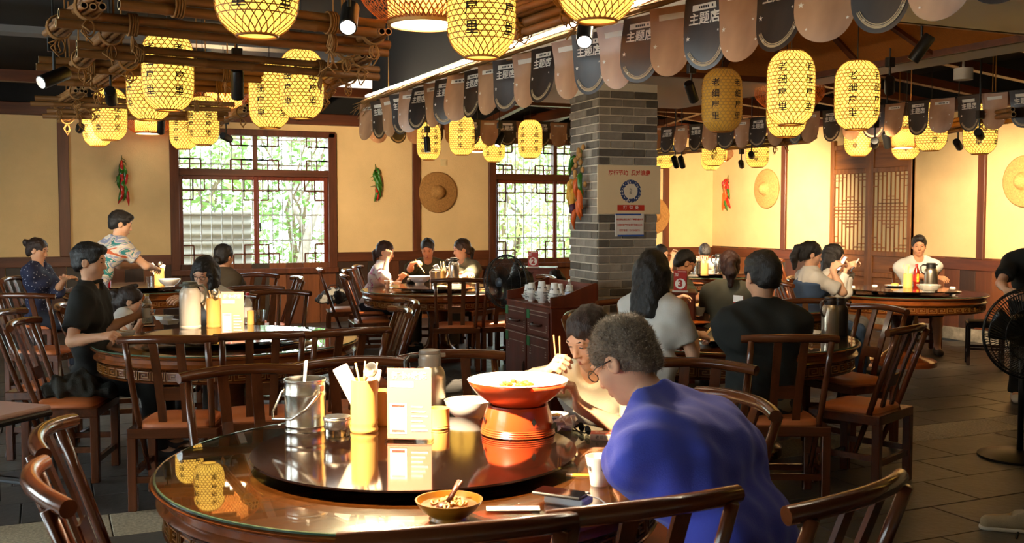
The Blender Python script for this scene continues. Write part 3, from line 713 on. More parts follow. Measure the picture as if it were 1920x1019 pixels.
# ---------------------------------------------------------------- fans
def fan(name, c, a, R, label, floor=True, tilt=0):
    t = thing(name, label, 'fan', (c.x, c.y, 0), rz(a)); zc = c.z
    mw = M('fan black', '141312', 0.35)
    hd = thing('fan_head_pivot', 'x', 'x'); del hd['label']; del hd['category']; hd.name = 'head'; hd.parent = t; hd.location = (0, 0, zc); hd.rotation_euler = (radians(tilt), 0, 0)
    for yy, sg in ((.075, 1), (-.075, -1)):
        for k in range(4): pass
    cg = MB(); nw = 96
    for k in range(nw):
        a0 = 2 * pi * k / nw
        cg.tube([(.16 * R * cos(a0 - .5), .105, .16 * R * sin(a0 - .5)), (.6 * R * cos(a0 - .18), .10, .6 * R * sin(a0 - .18)), (.93 * R * cos(a0), .06, .93 * R * sin(a0)), (R * cos(a0), .0, R * sin(a0)), (.93 * R * cos(a0), -.06, .93 * R * sin(a0)), (.2 * R * cos(a0), -.10, .2 * R * sin(a0))], .0022, 4, False)
    cg.build('wire_guard', mw, hd)
    rg = MB()
    for rr, yy, q in ((R, 0, .009), (.93 * R, .062, .004), (.93 * R, -.062, .004), (.62 * R, .101, .003)): rg.tube([(rr * cos(x), yy, rr * sin(x)) for x in np.linspace(0, 2 * pi, 48, endpoint=False)], q, 6, closed=True)
    rg.build('guard_ring', mw, hd, True)
    hb = MB(); hb.lathe([(0, .125), (.12 * R, .122), (.17 * R, .112), (.17 * R, .09), (0, .09)], 24); hb.v = [(x, z, y) for x, y, z in hb.v]; hb.build('badge', M('fan badge', '39404A', 0.35), hd, angle=40)
    for k in range(3):
        bl = MB(); vs = []
        for i in range(7):
            for j in range(5):
                rr = R * (.14 + .74 * i / 6); an = 2 * pi * k / 3 + (.0 + .28 * i / 6) + (j / 4 - .5) * (1.0 - .15 * i / 6); vs.append((rr * cos(an), .035 * (j / 4 - .5) * 2, rr * sin(an)))
        bl.add(vs, [(i * 5 + j, i * 5 + j + 1, i * 5 + j + 6, i * 5 + j + 5) for i in range(6) for j in range(4)]); o = bl.build('blade', M('fan blade', '2A2622', 0.3), hd, True); o.modifiers.new('t', 'SOLIDIFY').thickness = .004
    mo = MB(); mo.lathe([(0, -.10), (.10, -.10), (.11, -.14), (.10, -.27), (.05, -.30), (0, -.30)], 24); mo.v = [(x, z, y) for x, y, z in mo.v]; mo.build('motor', mw, hd, angle=40)
    MB().tube([(0, -.17, zc - .03), (0, -.17, .03)], .02, 10).build('pole', mw, t, True)
    MB().lathe([(0, 0), (.26, 0), (.26, .015), (.22, .03), (.05, .05), (0, .05)], 40, c=(0, -.17, 0)).build('base', mw, t, angle=40)
    return t
fp = at(1934, 626, 6.6); fan('floor_fan', fp, 190, .29, 'large black wire-caged floor fan beside the person in black')
fp = at(950, 529, 9.7); fan('standing_fan', fp, 222, .25, 'small black standing fan beside the cups cabinet')
# ---------------------------------------------------------------- lanterns
LR, LH = .14, .43
def lprof(s):
    e = abs(2 * s - 1); return LR * (1 - .52 * e ** 5)
def lpt(ang_, s, off=0.0): r = lprof(s) + off; return (r * cos(ang_), r * sin(ang_), LH * s)
def paper_mat(name, col, em, estr, tl=0.5):
    m = bpy.data.materials.new(name); m.use_nodes = True; N = m.node_tree.nodes; L = m.node_tree.links; N.clear()
    out = N.new('ShaderNodeOutputMaterial'); a = N.new('ShaderNodeAddShader'); t = N.new('ShaderNodeBsdfTranslucent'); d = N.new('ShaderNodeBsdfDiffuse'); mx = N.new('ShaderNodeMixShader'); e = N.new('ShaderNodeEmission')
    t.inputs[0].default_value = lin(col); d.inputs[0].default_value = lin(col); mx.inputs[0].default_value = tl; e.inputs[0].default_value = lin(em); e.inputs[1].default_value = estr
    L.new(t.outputs[0], mx.inputs[2]); L.new(d.outputs[0], mx.inputs[1]); L.new(mx.outputs[0], a.inputs[0]); L.new(e.outputs[0], a.inputs[1]); L.new(a.outputs[0], out.inputs[0]); return m
m_paper = paper_mat('lit lantern paper', 'F2D27A', (1.0, .68, .12), .64)
m_paperoff = paper_mat('unlit lantern paper', 'D9A93C', (1, .7, .2), 0.03)  # paper of the unlit lantern still gets a faint emission glow
m_cane = M('lantern cane', '8E5814', 0.55)
m_caneoff = M('dull lantern cane', 'B58A32', 0.55)
pp = MB(); pp.lathe([(lprof(s) - .003, LH * s) for s in np.linspace(0, 1, 24)], 40); pp.f = [q for q in pp.f if len(q) == 4]; pp.mi = [0] * len(pp.f)
paper_me = pp.mesh('paper', m_paper, True); paperoff_me = pp.mesh('paper', m_paperoff, True)
wv = MB(); NH, NS = 26, 30; sweep = pi / (26 * .05)
def ribbon(b, f0, n, w):
    P = [Vector(f0(i / n)) for i in range(n + 1)]; vs = []
    for i, p in enumerate(P):
        t = (P[min(i + 1, n)] - P[max(i - 1, 0)]).normalized(); nr = Vector((p.x, p.y, 0)).normalized(); s = t.cross(nr).normalized() * w; vs += [p + s, p - s]
    b.add(vs, [(2 * i, 2 * i + 1, 2 * i + 3, 2 * i + 2) for i in range(n)])
for k in range(NH):
    for sg in (-1, 1):
        a0 = 2 * pi * (k + .25 * sg) / NH; ribbon(wv, lambda s: lpt(a0 + sg * sweep * (s - .5), s, .0015 if sg > 0 else .0005), NS, .0021)
for q in range(-7, 8):
    s = .5 + .05 * q; ribbon(wv, lambda t: lpt(2 * pi * t, s, .001), 40, .0021)
weave_me = wv.mesh('weave', m_cane); wv_off = wv.mesh('weave', m_caneoff)
rm = MB()
rm.tube([lpt(2 * pi * i / 28, 0.0) for i in range(28)], .005, 6, closed=True)
rim_l = rm.mesh('rim', m_cane, True)
tm = text_mesh('老细屋里', .056, m_ink, bold=.0006, vertical=True, line=1.36)
tv = np.array([v.co[:] for v in tm.vertices]); tf = [tuple(p.vertices) for p in tm.polygons]
cz = (tv[:, 1].min() + tv[:, 1].max()) / 2
lt = MB()
for ofs in (0, 1.15, 2.3, 3.5, 4.7):
    lt.add([lpt(ofs + x / LR, .5 + (y - cz) / LH, .0045) for x, y, _ in tv], tf)
letter_me = lt.mesh('lettering', m_ink)
bulb_me = MB().ball((0, 0, .33), .03, 12, 8).mesh('bulb', M('bulb glow', 'FFF3D0', 0.4, emit=(1, .9, .65), estr=6))
def lantern(px, by, w, label, on=True, a=0.0, zc=None, D=None, bulb=36.0):
    D = D or .28 * FPX / w; p = at(px, by, D); zc = zc or (ZC if px < 1000 else ZC)
    t = thing('hanging_lantern', label, 'lantern', (p.x, p.y, p.z), -TH - pi / 2 + a - .75, 'bamboo lanterns on the ceiling')
    link('paper', paper_me if on else paperoff_me, t); link('weave', weave_me if on else wv_off, t); link('rim', rim_l, t); link('rim', rim_l, t, (0, 0, LH)); link('lettering', letter_me, t)
    b = MB(); b.tube([(0, 0, LH - .002), (0, 0, zc - p.z)], .003, 5); b.tube([(-.065, 0, LH), (.065, 0, LH)], .003, 5); b.build('cord', m_ink, t)
    if on:
        link('bulb', bulb_me, t)
        ld = bpy.data.lights.new('lantern_bulb', 'POINT'); ld.energy = bulb; ld.color = (1, .78, .42); ld.shadow_soft_size = .03
        lo = bpy.data.objects.new('bulb_light', ld); COL.objects.link(lo); lo.parent = t; lo.location = (0, 0, .33)
    return p
GL = 'glowing yellow woven lantern '
for px, by, w, a, lab in (
    (482, 68, 155, .55, 'hanging in front of the bamboo rack above the bucket'), (903, 108, 129, .5, 'beside the large woven drum lamp'), (1120, 40, 152, .9, 'in front of the light strip above the banners'),
    (316, 207, 94, .35, 'taller of a pair crossed by a bamboo pole'), (281, 225, 82, .1, 'half behind another near the rack bundles'),
    (566, 222, 82, .3, 'behind the bamboo pole beside the window corner'), (506, 240, 76, .55, 'overlapping another just before the wide window'),
    (207, 263, 62, .4, 'below the bundle ends by the chilli string'), (184, 274, 54, .3, 'lowest of the pair by the chilli string'),
    (382, 272, 58, .2, 'in front of the window transom'), (345, 280, 52, .5, 'lower of the pair in front of the window transom'),
    (804, 300, 45, .3, 'above the wall post, behind a small black spotlight'), (866, 291, 48, .7, 'under the banners beside a woven drum lamp'),
    (926, 304, 42, .2, 'at the upper corner of the window by the pillar'), (994, 297, 46, .1, 'before the window by the brick pillar'),
    (1482, 234, 88, .15, 'with bright bulb, in front of the woven drum under the coffer'), (1474, 257, 74, .3, 'tucked behind the bright one under the coffer'),
    (1606, 243, 82, .25, 'on a long cord under the woven coffer'),
    (1245, 316, 38, .2, 'peeping out beside the brick pillar'), (1338, 311, 44, .5, 'upper of a pair by the corner of the room'), (1333, 319, 38, .1, 'lower of a pair by the corner of the room'),
    (1420, 314, 42, .4, 'above the pale straw hat'), (1609, 293, 52, .2, 'over the first lattice door leaf'), (1698, 299, 52, .4, 'over the second lattice door leaf'),
    (1745, 283, 58, .6, 'between the lattice doors and the wall post'), (1837, 289, 60, .25, 'in front of the wall post by the fan')):
    lantern(px, by, w, GL + lab, True, a, bulb=90.0 if px in (1482, 1606) else 22.0)
for xy, lab in (((5.5, 3.9), 'added unseen to brighten the ceiling beyond the large fan'), ((4.7, 2.3), 'added unseen to brighten the ceiling beside the bare floor')):  # two lanterns out of view, added to brighten the dropped ceiling
    dz_ = Vector((xy[0], xy[1], 0)); D_ = dz_.dot(FW); lantern(CX + dz_.dot(RT) / D_ * FPX, HZ - .52 / D_ * FPX, 1, GL + lab, True, .2, D=D_, bulb=60.0)
lantern(1353, 247, 75, 'unlit dull yellow lantern with black characters hanging beside the pillar', False, .25)
# ---------------------------------------------------------------- woven drum lamps
def dpt(a, s, off=0): r = .168 + .132 * sin(pi * s) ** .8 + off; return (r * cos(a), r * sin(a), .30 * s)
dw = MB()
for k in range(60):
    for sg in (-1, 1): a0 = 2 * pi * (k + .25 * sg) / 60; ribbon(dw, lambda s: dpt(a0 + sg * .9 * (s - .5), s, .001 * sg), 14, .0026)
m_rattan = M('woven rattan', 'B0682A', 0.6)
dw_me = dw.mesh('outer_weave', m_rattan)
ic = MB(); ic.lathe([(.166, .01), (.17, .15), (.166, .29)], 40); ic.f = [q for q in ic.f if len(q) == 4]; ic.mi = [0] * len(ic.f)
m_inner = paper_mat('drum lamp sleeve', 'C98A45', (1, .55, .2), .16, .5)
ic_me = ic.mesh('inner_sleeve', m_inner, True)
iw = MB()
for k in range(40):
    for sg in (-1, 1): a0 = 2 * pi * (k + .25 * sg) / 40; ribbon(iw, lambda s: ((.1715) * cos(a0 + sg * .9 * s), .1715 * sin(a0 + sg * .9 * s), .01 + .28 * s), 10, .002)
iw_me = iw.mesh('sleeve_weave', m_rattan)
dr = MB(); 
z = 0; dr.lathe([(.155, z - .012), (.172, z - .012), (.172, z + .012), (.155, z + .012), (.155, z - .012)], 48)
dr_me = dr.mesh('hoop', M('pale hoop', 'D9A95E', 0.5), angle=40)
dd_me = MB().lathe([(0, -.004), (.156, -.004), (.156, .002), (0, .002)], 48).mesh('diffuser', M('lamp diffuser', 'FFFFFF', 0.6, emit=(1, .86, .62), estr=5.0))
def drum(px, by, w, label, D=None, sc_=1.0):
    D = D or .6 * FPX / w; p = at(px, by, D); t = thing('hanging_drum_lamp', label, 'lamp', (p.x, p.y, p.z), 0, 'woven drum lamps')
    t.scale = (sc_,) * 3
    link('outer_weave', dw_me, t); s = link('inner_sleeve', ic_me, t); link('sleeve_weave', iw_me, s); link('hoop', dr_me, t); link('hoop', dr_me, t, (0, 0, .30)); link('diffuser', dd_me, t)
    ld = bpy.data.lights.new('drum_bulb', 'POINT'); ld.energy = 22 * sc_ ** 3; ld.color = (1, .78, .45); ld.shadow_soft_size = .04; lo = bpy.data.objects.new('bulb_light', ld); COL.objects.link(lo); lo.parent = t; lo.location = (0, 0, .2)
    b = MB(); b.tube([(0, 0, .29), (0, 0, (ZC - p.z) / sc_)], .004, 5); b.tube([(-.17, 0, .3), (.17, 0, .3)], .004, 5); b.build('cord', m_ink, t)
for px, by, w, lab, *ex in ((797, 44, 245, 'large woven rattan drum lamp with bright disc beside a lantern'), (420, 209, 118, 'woven rattan drum lamp behind a black spotlight in the bamboo rack'), (278, 250, 84, 'woven rattan drum lamp behind lanterns near the chilli string'),
                       (1480, 205, 128, 'woven rattan drum lamp behind the bright lanterns under the coffer'), (895, 284, 62, 'woven rattan drum lamp behind the banners before the window', 14.0), (1693, 277, 60, 'woven rattan drum lamp over the lattice doors', 10.2, .62), (1348, 302, 50, 'woven rattan drum lamp by the corner of the room', 13.2, .6)):
    drum(px, by, w, lab, *ex)
# ---------------------------------------------------------------- bamboo racks
m_pole = M('dry bamboo', '8A5A2A', 0.5, var=0.4, scale=6, stretch=(6, 6, .8))
m_hollow_shade = M('bamboo hollow shade', '2A1A0E', 0.9); m_cut = M('bamboo cut end', 'D0B080', 0.8)  # hollow pole ends are coloured dark to stand for the shade inside
m_rope = M('jute rope', '9A6A34', 0.9, bump=.5, bscale=300)
def pole(a, b, r, parent):
    a = Vector(a); b = Vector(b); L_ = (b - a).length; pr = []; m = MB(); z = 0; nodes = [0]
    step = R_.uniform(.24, .34); q = R_.uniform(.1, step)
    while q < L_ - .03: nodes.append(q); q += step
    m.cur = 0
    pr = [(r, 0)]
    for q in nodes[1:]: pr += [(r * .98, q - .012), (r * 1.10, q - .003), (r * 1.10, q + .003), (r * .98, q + .012)]
    pr += [(r, L_)]
    k = 9; m.lathe(pr, k); m.f = [f for f in m.f if len(f) == 4]; m.mi = [0] * len(m.f)
    for z0, dz in ((0, .03), (L_, -.03)):
        m.cur = 1; m.lathe([(r, z0), (r * .72, z0)], k); m.f = [f for f in m.f if len(f) == 4]; m.mi = m.mi[:len(m.f)]
        m.cur = 2; m.lathe([(r * .72, z0), (r * .70, z0 + dz), (0.0, z0 + dz)], k); m.f = [f for f in m.f if len(f) == 4]; m.mi = m.mi[:len(m.f)]
    o = m.build('bamboo_pole', [m_pole, m_cut, m_hollow_shade], parent, angle=50); o.location = a; o.rotation_mode = 'QUATERNION'; o.rotation_quaternion = (b - a).to_track_quat('Z', 'Y'); return o
def tie(c, d, r, parent, tails=True, up=None):
    d = Vector(d).normalized(); x = d.cross(UPZ).normalized(); y = x.cross(d); m = MB()
    for k in range(4):
        o = d * ((k - 1.5) * .011); m.tube([Vector(c) + o + x * (r * cos(t)) + y * (r * sin(t)) for t in np.linspace(0, 2 * pi, 14, endpoint=False)], .0048, 5, closed=True)
    if tails:
        for k in range(3):
            s = R_.uniform(.04, .11); m.tube([Vector(c) - y * r, Vector(c) - y * (r + s * .5) + x * R_.uniform(-.05, .05), Vector(c) - y * (r + s) + d * R_.uniform(-.06, .06)], .004, 5)
        lp = [Vector(c) - y * r + x * (.022 * sin(t)) - y * (.035 * (1 - cos(t))) for t in np.linspace(0, 2 * pi, 12, endpoint=False)]; m.tube(lp, .004, 5, closed=True)
    if up: m.tube([Vector(c) + y * r, Vector((c[0], c[1], up))], .004, 5); m.tube([Vector(c) + y * r + x * .02, Vector((c[0] + .02, c[1], up))], .004, 5)
    m.build('rope_tie', m_rope, parent, True)
def pair(parent, p0, p1, r=.022, ties=(.2, .8), up=True, n=2):
    p0 = Vector(p0); p1 = Vector(p1); d = (p1 - p0).normalized()
    for k in range(n): o = Vector((0, 0, -k * r * 1.95)) + d * R_.uniform(-.04, .04) + d.cross(UPZ) * R_.uniform(-.006, .006); pole(p0 + o, p1 + o, r * R_.uniform(.9, 1.08), parent)
    for t in ties: tie(p0.lerp(p1, t) - Vector((0, 0, r * .95)), d, r * 2.1, parent, R_.random() < .7, ZC if up else None)
def bundle(parent, p0, p1, r=.017, n=6):
    p0 = Vector(p0); p1 = Vector(p1); d = (p1 - p0).normalized(); x = d.cross(UPZ).normalized(); y = x.cross(d)
    offs = [(-1, .9), (1, .9), (-2, -.6), (0, -.75), (2, -.6), (0, 2.4)][:n]
    for u, v in offs: e = d * R_.uniform(-.04, .04); pole(p0 + x * (u * r) + y * (v * r) + e, p1 + x * (u * r) + y * (v * r) + e, r * R_.uniform(.88, 1.05), parent)
    for t in (.14, .86): tie(p0.lerp(p1, t), d, r * 3.2, parent)
def rack(label, z, pairs, bundles, n=2, zb=None):
    root = thing('hanging_bamboo_rack', label, 'bamboo rack', tuple(onz(*pairs[0][:2], z)), 0, 'bamboo racks on the ceiling'); bpy.context.view_layer.update(); inv = Vector(root.location)
    for x0, y0, x1, y1 in pairs: pair(root, onz(x0, y0, z) - inv, onz(x1, y1, z) - inv, n=n, up=False)
    for x0, y0, x1, y1 in bundles: bundle(root, onz(x0, y0, (zb or z) + .0) - inv, onz(x1, y1, (zb or z) + .0) - inv)
    for x0, y0, x1, y1 in pairs:
        for t in (.15, .85): q = onz(x0, y0, z).lerp(onz(x1, y1, z), t) - inv; MB().tube([q, (q.x, q.y, ZC - inv.z)], .005, 5).build('drop_rope', m_rope, root)
rack('bamboo pole rack with bound bundles hanging above the steel bucket table', 2.45, [(225, -12, 705, 44), (105, 24, 727, 84), (130, 82, 700, 130)],
     [(178, 4, 102, 58), (222, 52, 145, 118), (256, 104, 172, 162), (712, 56, 640, 96), (692, 100, 606, 150), (662, 138, 600, 166)], zb=2.47)
rack('bamboo pole rack with bound bundles hanging farther back near the chilli string', 2.5, [(80, 112, 500, 138), (104, 142, 480, 160), (66, 184, 440, 196), (80, 208, 420, 214)],
     [(152, 168, 105, 196), (182, 192, 118, 226), (465, 206, 400, 232)])
rack('bamboo pole bundle with jute bow hanging beside the large drum lamp', 2.5, [(955, 34, 1110, -24)], [(950, 28, 1080, -18)], n=3)
rack('bamboo pole rack behind the banners by the corner of the room', 2.42, [(1232, 284, 1520, 258), (1300, 270, 1525, 250)], [])
rack('bamboo pole rack behind the banners above the lattice doors', 2.45, [(1655, 262, 1915, 214), (1680, 246, 1900, 205)], [])
# ---------------------------------------------------------------- banners
m_fdark = two('banner dark', '241813', '3A2A20', 'noise', 3.5, .45, .35, soft=.25)
m_fbronze = two('banner bronze', 'C8946A', '9A6844', 'noise', 3.0, .40, .35, soft=.3)
m_arc = M('banner glint print', 'B89A70', 0.5)
m_star = M('banner star print', 'E9DCC8', 0.5)
FWD, FHT = .232, .31
def bow(x, z, v): return .018 * sin(x * 9 + v * 2.1) * min(1, -z / .12) + .012 * sin(z * 8 + v) * (-z / FHT)
def flag_mesh(m, v):
    b = MB(); nx, nz = 8, 16; vs = []
    for j in range(nz + 1):
        s = 1 - (1 - j / nz) ** 1.7; z = -FHT * s; hw = FWD / 2 * (1 - .06 * s if s < .5 else .97 * max(0, 1 - ((s - .5) / .5) ** 2.8) ** .5); hw = max(hw, .004)
        for i in range(nx + 1): x = hw * (2 * i / nx - 1); vs.append((x, bow(x, z, v), z))
    b.add(vs, [(j * (nx + 1) + i, j * (nx + 1) + i + 1, (j + 1) * (nx + 1) + i + 1, (j + 1) * (nx + 1) + i) for j in range(nz) for i in range(nx)])
    return b.mesh('banner_cloth', m, True)
fm = [[flag_mesh(m_fdark, v) for v in range(3)], [flag_mesh(m_fbronze, v) for v in range(3)]]
tm = text_mesh('主题店', .055, m_star, bold=.001); tv = [v.co[:] for v in tm.vertices]; tf = [tuple(p.vertices) for p in tm.polygons]
def printed(v, draw, m):
    b = MB(); draw(b); b.v = [(x, bow(x, z, v) - .0035, z) for (x, y, z) in b.v]; return b.mesh('print', m)
def star(b, x, z, r): b.add([(x + (r if k % 2 == 0 else r * .42) * sin(k * pi / 5), 0, z + (r if k % 2 == 0 else r * .42) * cos(k * pi / 5)) for k in range(10)], [tuple(range(10))[::-1]])
def pill(b, z, h, w): b.add([(x, 0, z + y) for x, y in ((-w, -h), (w, -h), (w, h), (-w, h))], [(3, 2, 1, 0)])
p_text = [printed(v, lambda b: b.add([(x, 0, y - .095) for x, y, _ in tv], tf), m_star) for v in range(3)]
p_pill = [printed(v, lambda b: pill(b, -.045, .013, .066), m_star) for v in range(3)]
p_ptxt = [printed(v, lambda b: [b.add([(x, -.001, z) for x, z in ((a, -.05), (a + .008, -.05), (a + .008, -.04), (a, -.04))], [(0, 1, 2, 3)]) for a in (-.03, -.018, -.006, .006, .018, .042)], m_ink) for v in range(3)]
p_star = [printed(v, lambda b: [star(b, -.085, -.17, .012), star(b, .085, -.23, .007), star(b, -.06, -.26, .006), star(b, .07, -.15, .006)], m_star) for v in range(3)]
def arcs(b):
    for k in range(3):
        P = [(FWD * .44 * (1 - .06 * k) * cos(t), 0, -FHT * .55 - FHT * (.40 - .02 * k) * sin(t)) for t in np.linspace(.35, 2.6, 14)]
        w = .0022 if k else .0035
        vs = []
        for x, y, z in P: vs += [(x, 0, z), (x * .985, 0, z + w * 1.6)]
        b.add(vs, [(2 * i, 2 * i + 1, 2 * i + 3, 2 * i + 2) for i in range(len(P) - 1)])
p_arc = [printed(v, arcs, m_arc) for v in range(3)]
ORD = 'first second third fourth fifth sixth seventh eighth ninth tenth eleventh twelfth thirteenth fourteenth fifteenth sixteenth seventeenth eighteenth nineteenth twentieth twenty-first twenty-second twenty-third twenty-fourth twenty-fifth twenty-sixth'.split()
def banner_row(P, Q, n, where, start=0, yaw=0):
    P = Vector(P); Q = Vector(Q); d = (Q - P); st = d.length / n; d.normalize(); r = atan2(d.y, d.x)
    for i in range(n):
        k = (i + start) % 2; v = R_.randrange(3); c = P + (Q - P) * ((i + .5) / n)
        o = link('hanging_banner', fm[k][v], None, tuple(c), (radians(R_.uniform(-5, 5)), 0, r + radians(yaw + R_.uniform(-8, 8))))
        tag(o, ('dark brown' if k == 0 else 'bronze') + ' round-bottomed banner ' + where % ORD[i], 'banner', 'banners ' + where.split(',')[0])
        if k == 0: link('lettering', p_text[v], o); link('glint_print', p_arc[v], o)
        link('label_strip', p_pill[v], o); link('label_print', p_ptxt[v], o); link('star_print', p_star[v], o)['kind'] = 'stuff'
fA, fB = onz(683, 190, 2.55), onz(1250, 2, 2.55); fd = (fB - fA).normalized(); fE = fA + fd * 6.45
banner_row(fA + Vector((0, 0, -.03)), fE + Vector((0, 0, -.03)), 26, 'on the lit reed cord, %s from its frayed end', 1, 16)
gA, gB = at(690, 218, 12.2), at(1245, 236, 13.7)
banner_row(gA, gB, 17, 'on the cord before the windowed wall, %s from the frayed reed', 1)
hA, hB = at(1240, 240, 12.5), at(1945, 165, 8.4)
banner_row(hA, hB, 19, 'on the cord along the lattice doors, %s from the brick pillar', 0)
for nm, P, Q, lab in (('banner_line', gA, gB, 'thin dark cord carrying banners before the windowed wall'), ('banner_line', hA, hB, 'thin dark cord carrying banners along the lattice door side')):
    b = MB(); b.tube([P, Q], .005, 5)
    for t in (.02, .5, .98): q = P.lerp(Q, t); b.tube([q, (q.x, q.y, ZC)], .003, 4)
    tag(b.build('hanging_' + nm, m_ink), lab, 'cord')
# reed cord with light strip
b = MB(); nv = Vector((-fd.y, fd.x, 0)); rr = random.Random(3)
for k in range(70):
    s0 = rr.uniform(-.1, 6.0); L_ = rr.uniform(.35, .8); o = nv * rr.uniform(-.02, .02) + Vector((0, 0, rr.uniform(-.012, .016))); t2 = rr.uniform(-.04, .03)
    b.tube([fA + fd * s0 + o, fA + fd * (s0 + L_) + o + Vector((0, 0, t2)) + nv * rr.uniform(-.02, .02)], .004, 4)
for k in range(40):                                           # frayed end
    e = fA + nv * rr.uniform(-.02, .02) + fd * rr.uniform(0, .4); b.tube([e + Vector((0, 0, .0)), e - fd * rr.uniform(.1, .35) + Vector((0, 0, rr.uniform(-.14, .0))) + nv * rr.uniform(-.08, .08)], .003, 4)
b.tube([fA - fd * .05, fE], .016, 7)
for t in (.1, .35, .6, .85): q = fA.lerp(fE, t); b.tube([q, (q.x, q.y, ZC)], .003, 4)
tag(b.build('hanging_reed_cord', M('dry reed', '8A6230', 0.8)), 'thick dry reed cord carrying the banners under the light strip', 'cord')
l0 = fA + fd * .08 + Vector((0, 0, .035)); l1 = fE + Vector((0, 0, .035))
ls = MB(); ls.tube([l0 - nv * .006, l1 - nv * .006], .010, 8); o = ls.build('hanging_light_strip', M('light strip glow', 'FFFFFF', 0.5, emit=(1, .84, .6), estr=40)); tag(o, 'long glowing light strip lying on the reed cord above banners', 'light strip')
# ---------------------------------------------------------------- track spotlights
m_sb = M('spot black', '161514', 0.35)
m_lens_on = M('spot lens lit', 'FFFFFF', 0.3, emit=(1, .9, .75), estr=14); m_lens_off = M('spot lens', '777064', 0.2)
def spot(px, py, D, tgt, label, power=0, size=60, on=True, s=1.0, top=ZC, blend=.95, col=(1, .76, .48)):
    p = at(px, py, D) if not isinstance(px, Vector) else px; tgt = Vector(tgt); d = (tgt - p).normalized()
    t = thing('track_spotlight', label, 'spotlight', tuple(p), 0, 'black track spotlights'); q = d.to_track_quat('-Z', 'Y')
    b = MB(); b.lathe([(0, .085), (.030, .085), (.036, .075), (.036, -.085), (.030, -.088), (.030, -.07), (0, -.07)], 20)
    o = b.build('can', m_sb, t, angle=40); o.rotation_mode = 'QUATERNION'; o.rotation_quaternion = q; o.scale = (s, s, s)
    lz = MB().lathe([(0, -.072), (.0295, -.072), (.0295, -.0705), (0, -.0705)], 20).build('lens', m_lens_on if on else m_lens_off, o)
    top_ = top - p.z
    b = MB(); b.tube([(0, 0, .0), (0, 0, .14)], .008, 8); b.bbox(-.03, -.022, .13, .03, .022, .20, .004); b.tube([(0, 0, .19), (0, 0, top_)], .006, 6); b.build('bracket', m_sb, t)
    if power:
        ld = bpy.data.lights.new('spot_beam', 'SPOT'); ld.energy = power * KS; ld.color = col; ld.spot_size = radians(size); ld.spot_blend = blend; ld.shadow_soft_size = .035
        lo = bpy.data.objects.new('beam', ld); COL.objects.link(lo); lo.parent = o; lo.location = (0, 0, -.095)
def tt(c, dx=0, dy=0): return (c.x + dx, c.y + dy, .8)
KS = 8.0
up = tA - RT * .75 - FW * .75 + Vector((0, 0, 1.05)); spot(up, 0, 0, tuple(tA + RT * .10 + FW * .02 - Vector((0, 0, .8))), 'black track spotlight shining steeply down on the steel bucket table', 190, 42, top=ZC)
up = Vector((tB.x + .2, tB.y + .2, 2.6)); spot(445, 158, 5.9, (tB.x + .1, tB.y, .8), 'black track spotlight hanging under the drum lamp', 60, 40)
spot(655, 32, 4.2, tuple(tA - RT * .2 - FW * 1.3 + Vector((0, 0, -.8))), 'black track spotlight with glaring lens beside the large drum lamp', 60, 60)
spot(102, 145, 5.4, (-2.6, 4.0, .8), 'black track spotlight tilted out under the bundle rack', 90, 70)
spot(208, 180, 6.4, tt(tG), 'black track spotlight below the bound bundle ends', 30, 40)
spot(150, 240, 9.3, (px2x(120), WV, 1.9), 'small black track spotlight beside the lowest lantern pair', 9, 70)
spot(302, 236, 10.0, tt(tG, .1), 'small black track spotlight beside the farther drum lamp', 70, 30)
spot(424, 258, 10.4, (px2x(720), WV, 1.5), 'small black track spotlight before the window', 60, 70)
spot(801, 271, 11.6, tt(tC), 'small black track spotlight in front of a lantern above the wall post', 40, 60)
spot(937, 262, 12.2, tt(tC), 'small black track spotlight tilted before the window by the pillar', 230, 62)
spot(1097, 58, 4.6, tuple(at(1040, 900, 2.9)), 'black track spotlight with lit lens under the light strip', 6, 50)
spot(1296, 172, 7.6, tt(tI), 'black track spotlight under the white ceiling beside the pillar', 18, 50)
spot(1728, 90, 6.2, tt(tD, -.1), 'black track spotlight hanging from the coffer edge', 25, 44)
spot(1668, 160, 7.6, tt(tE, -.2), 'black track spotlight with lit lens next to the coffer', 50, 34)
spot(1662, 262, 9.9, tt(tE, .2), 'small black track spotlight over the lattice doors', 30, 50)
spot(1640, 268, 9.0, (WU, (yA + yB) / 2, 1.3), 'small black track spotlight in front of the lantern at the doors', 22, 60)
spot(1836, 252, 8.8, (WU, onx(1910, 400, WU).y, 1.6), 'black track spotlight in front of the lantern by the wall post', 0, 75)
spot(1796, 271, 10.6, (WU, onx(1910, 400, WU).y + .2, 1.5), 'small black track spotlight near the wall post by the fan', 45, 75)
spot(1409, 291, 11.9, (WU, onx(1440, 400, WU).y, 1.7), 'small black track spotlight in front of the lantern above the hat', 0, 60)
spot(1390, 308, 13.6, (WU, onx(1428, 400, WU).y, 1.25), 'small black track spotlight aimed at the wall by the hat', 95, 90)
spot(1266, 304, 12.3, tt(tF), 'small black track spotlight beside the pillar lantern', 70, 44)
spot(1278, 304, 12.5, tt(tF), 'second small black track spotlight beside the pillar lantern', 25, 50)
up = at(1806, 150, 7.8); t = thing('ceiling_downlight', 'white cylinder downlight on the ceiling beside the coffer', 'light', tuple(up))
MB().lathe([(.062, 0), (.068, 0), (.068, .085), (0, .085), (0, .07), (.062, .07)], 32).build('can', M('downlight white', 'CFC6B8', 0.5), t, angle=40); MB().lathe([(0, .008), (.062, .008), (.062, .012), (0, .012)], 32).build('diffuser', M('downlight glow', 'FFFFFF', .5, emit=(1, .9, .72), estr=6), t)
MB().tube([(0, 0, .08), (0, 0, ZC - up.z)], .01, 6).build('stem', M('downlight white', 'CFC6B8'), t)
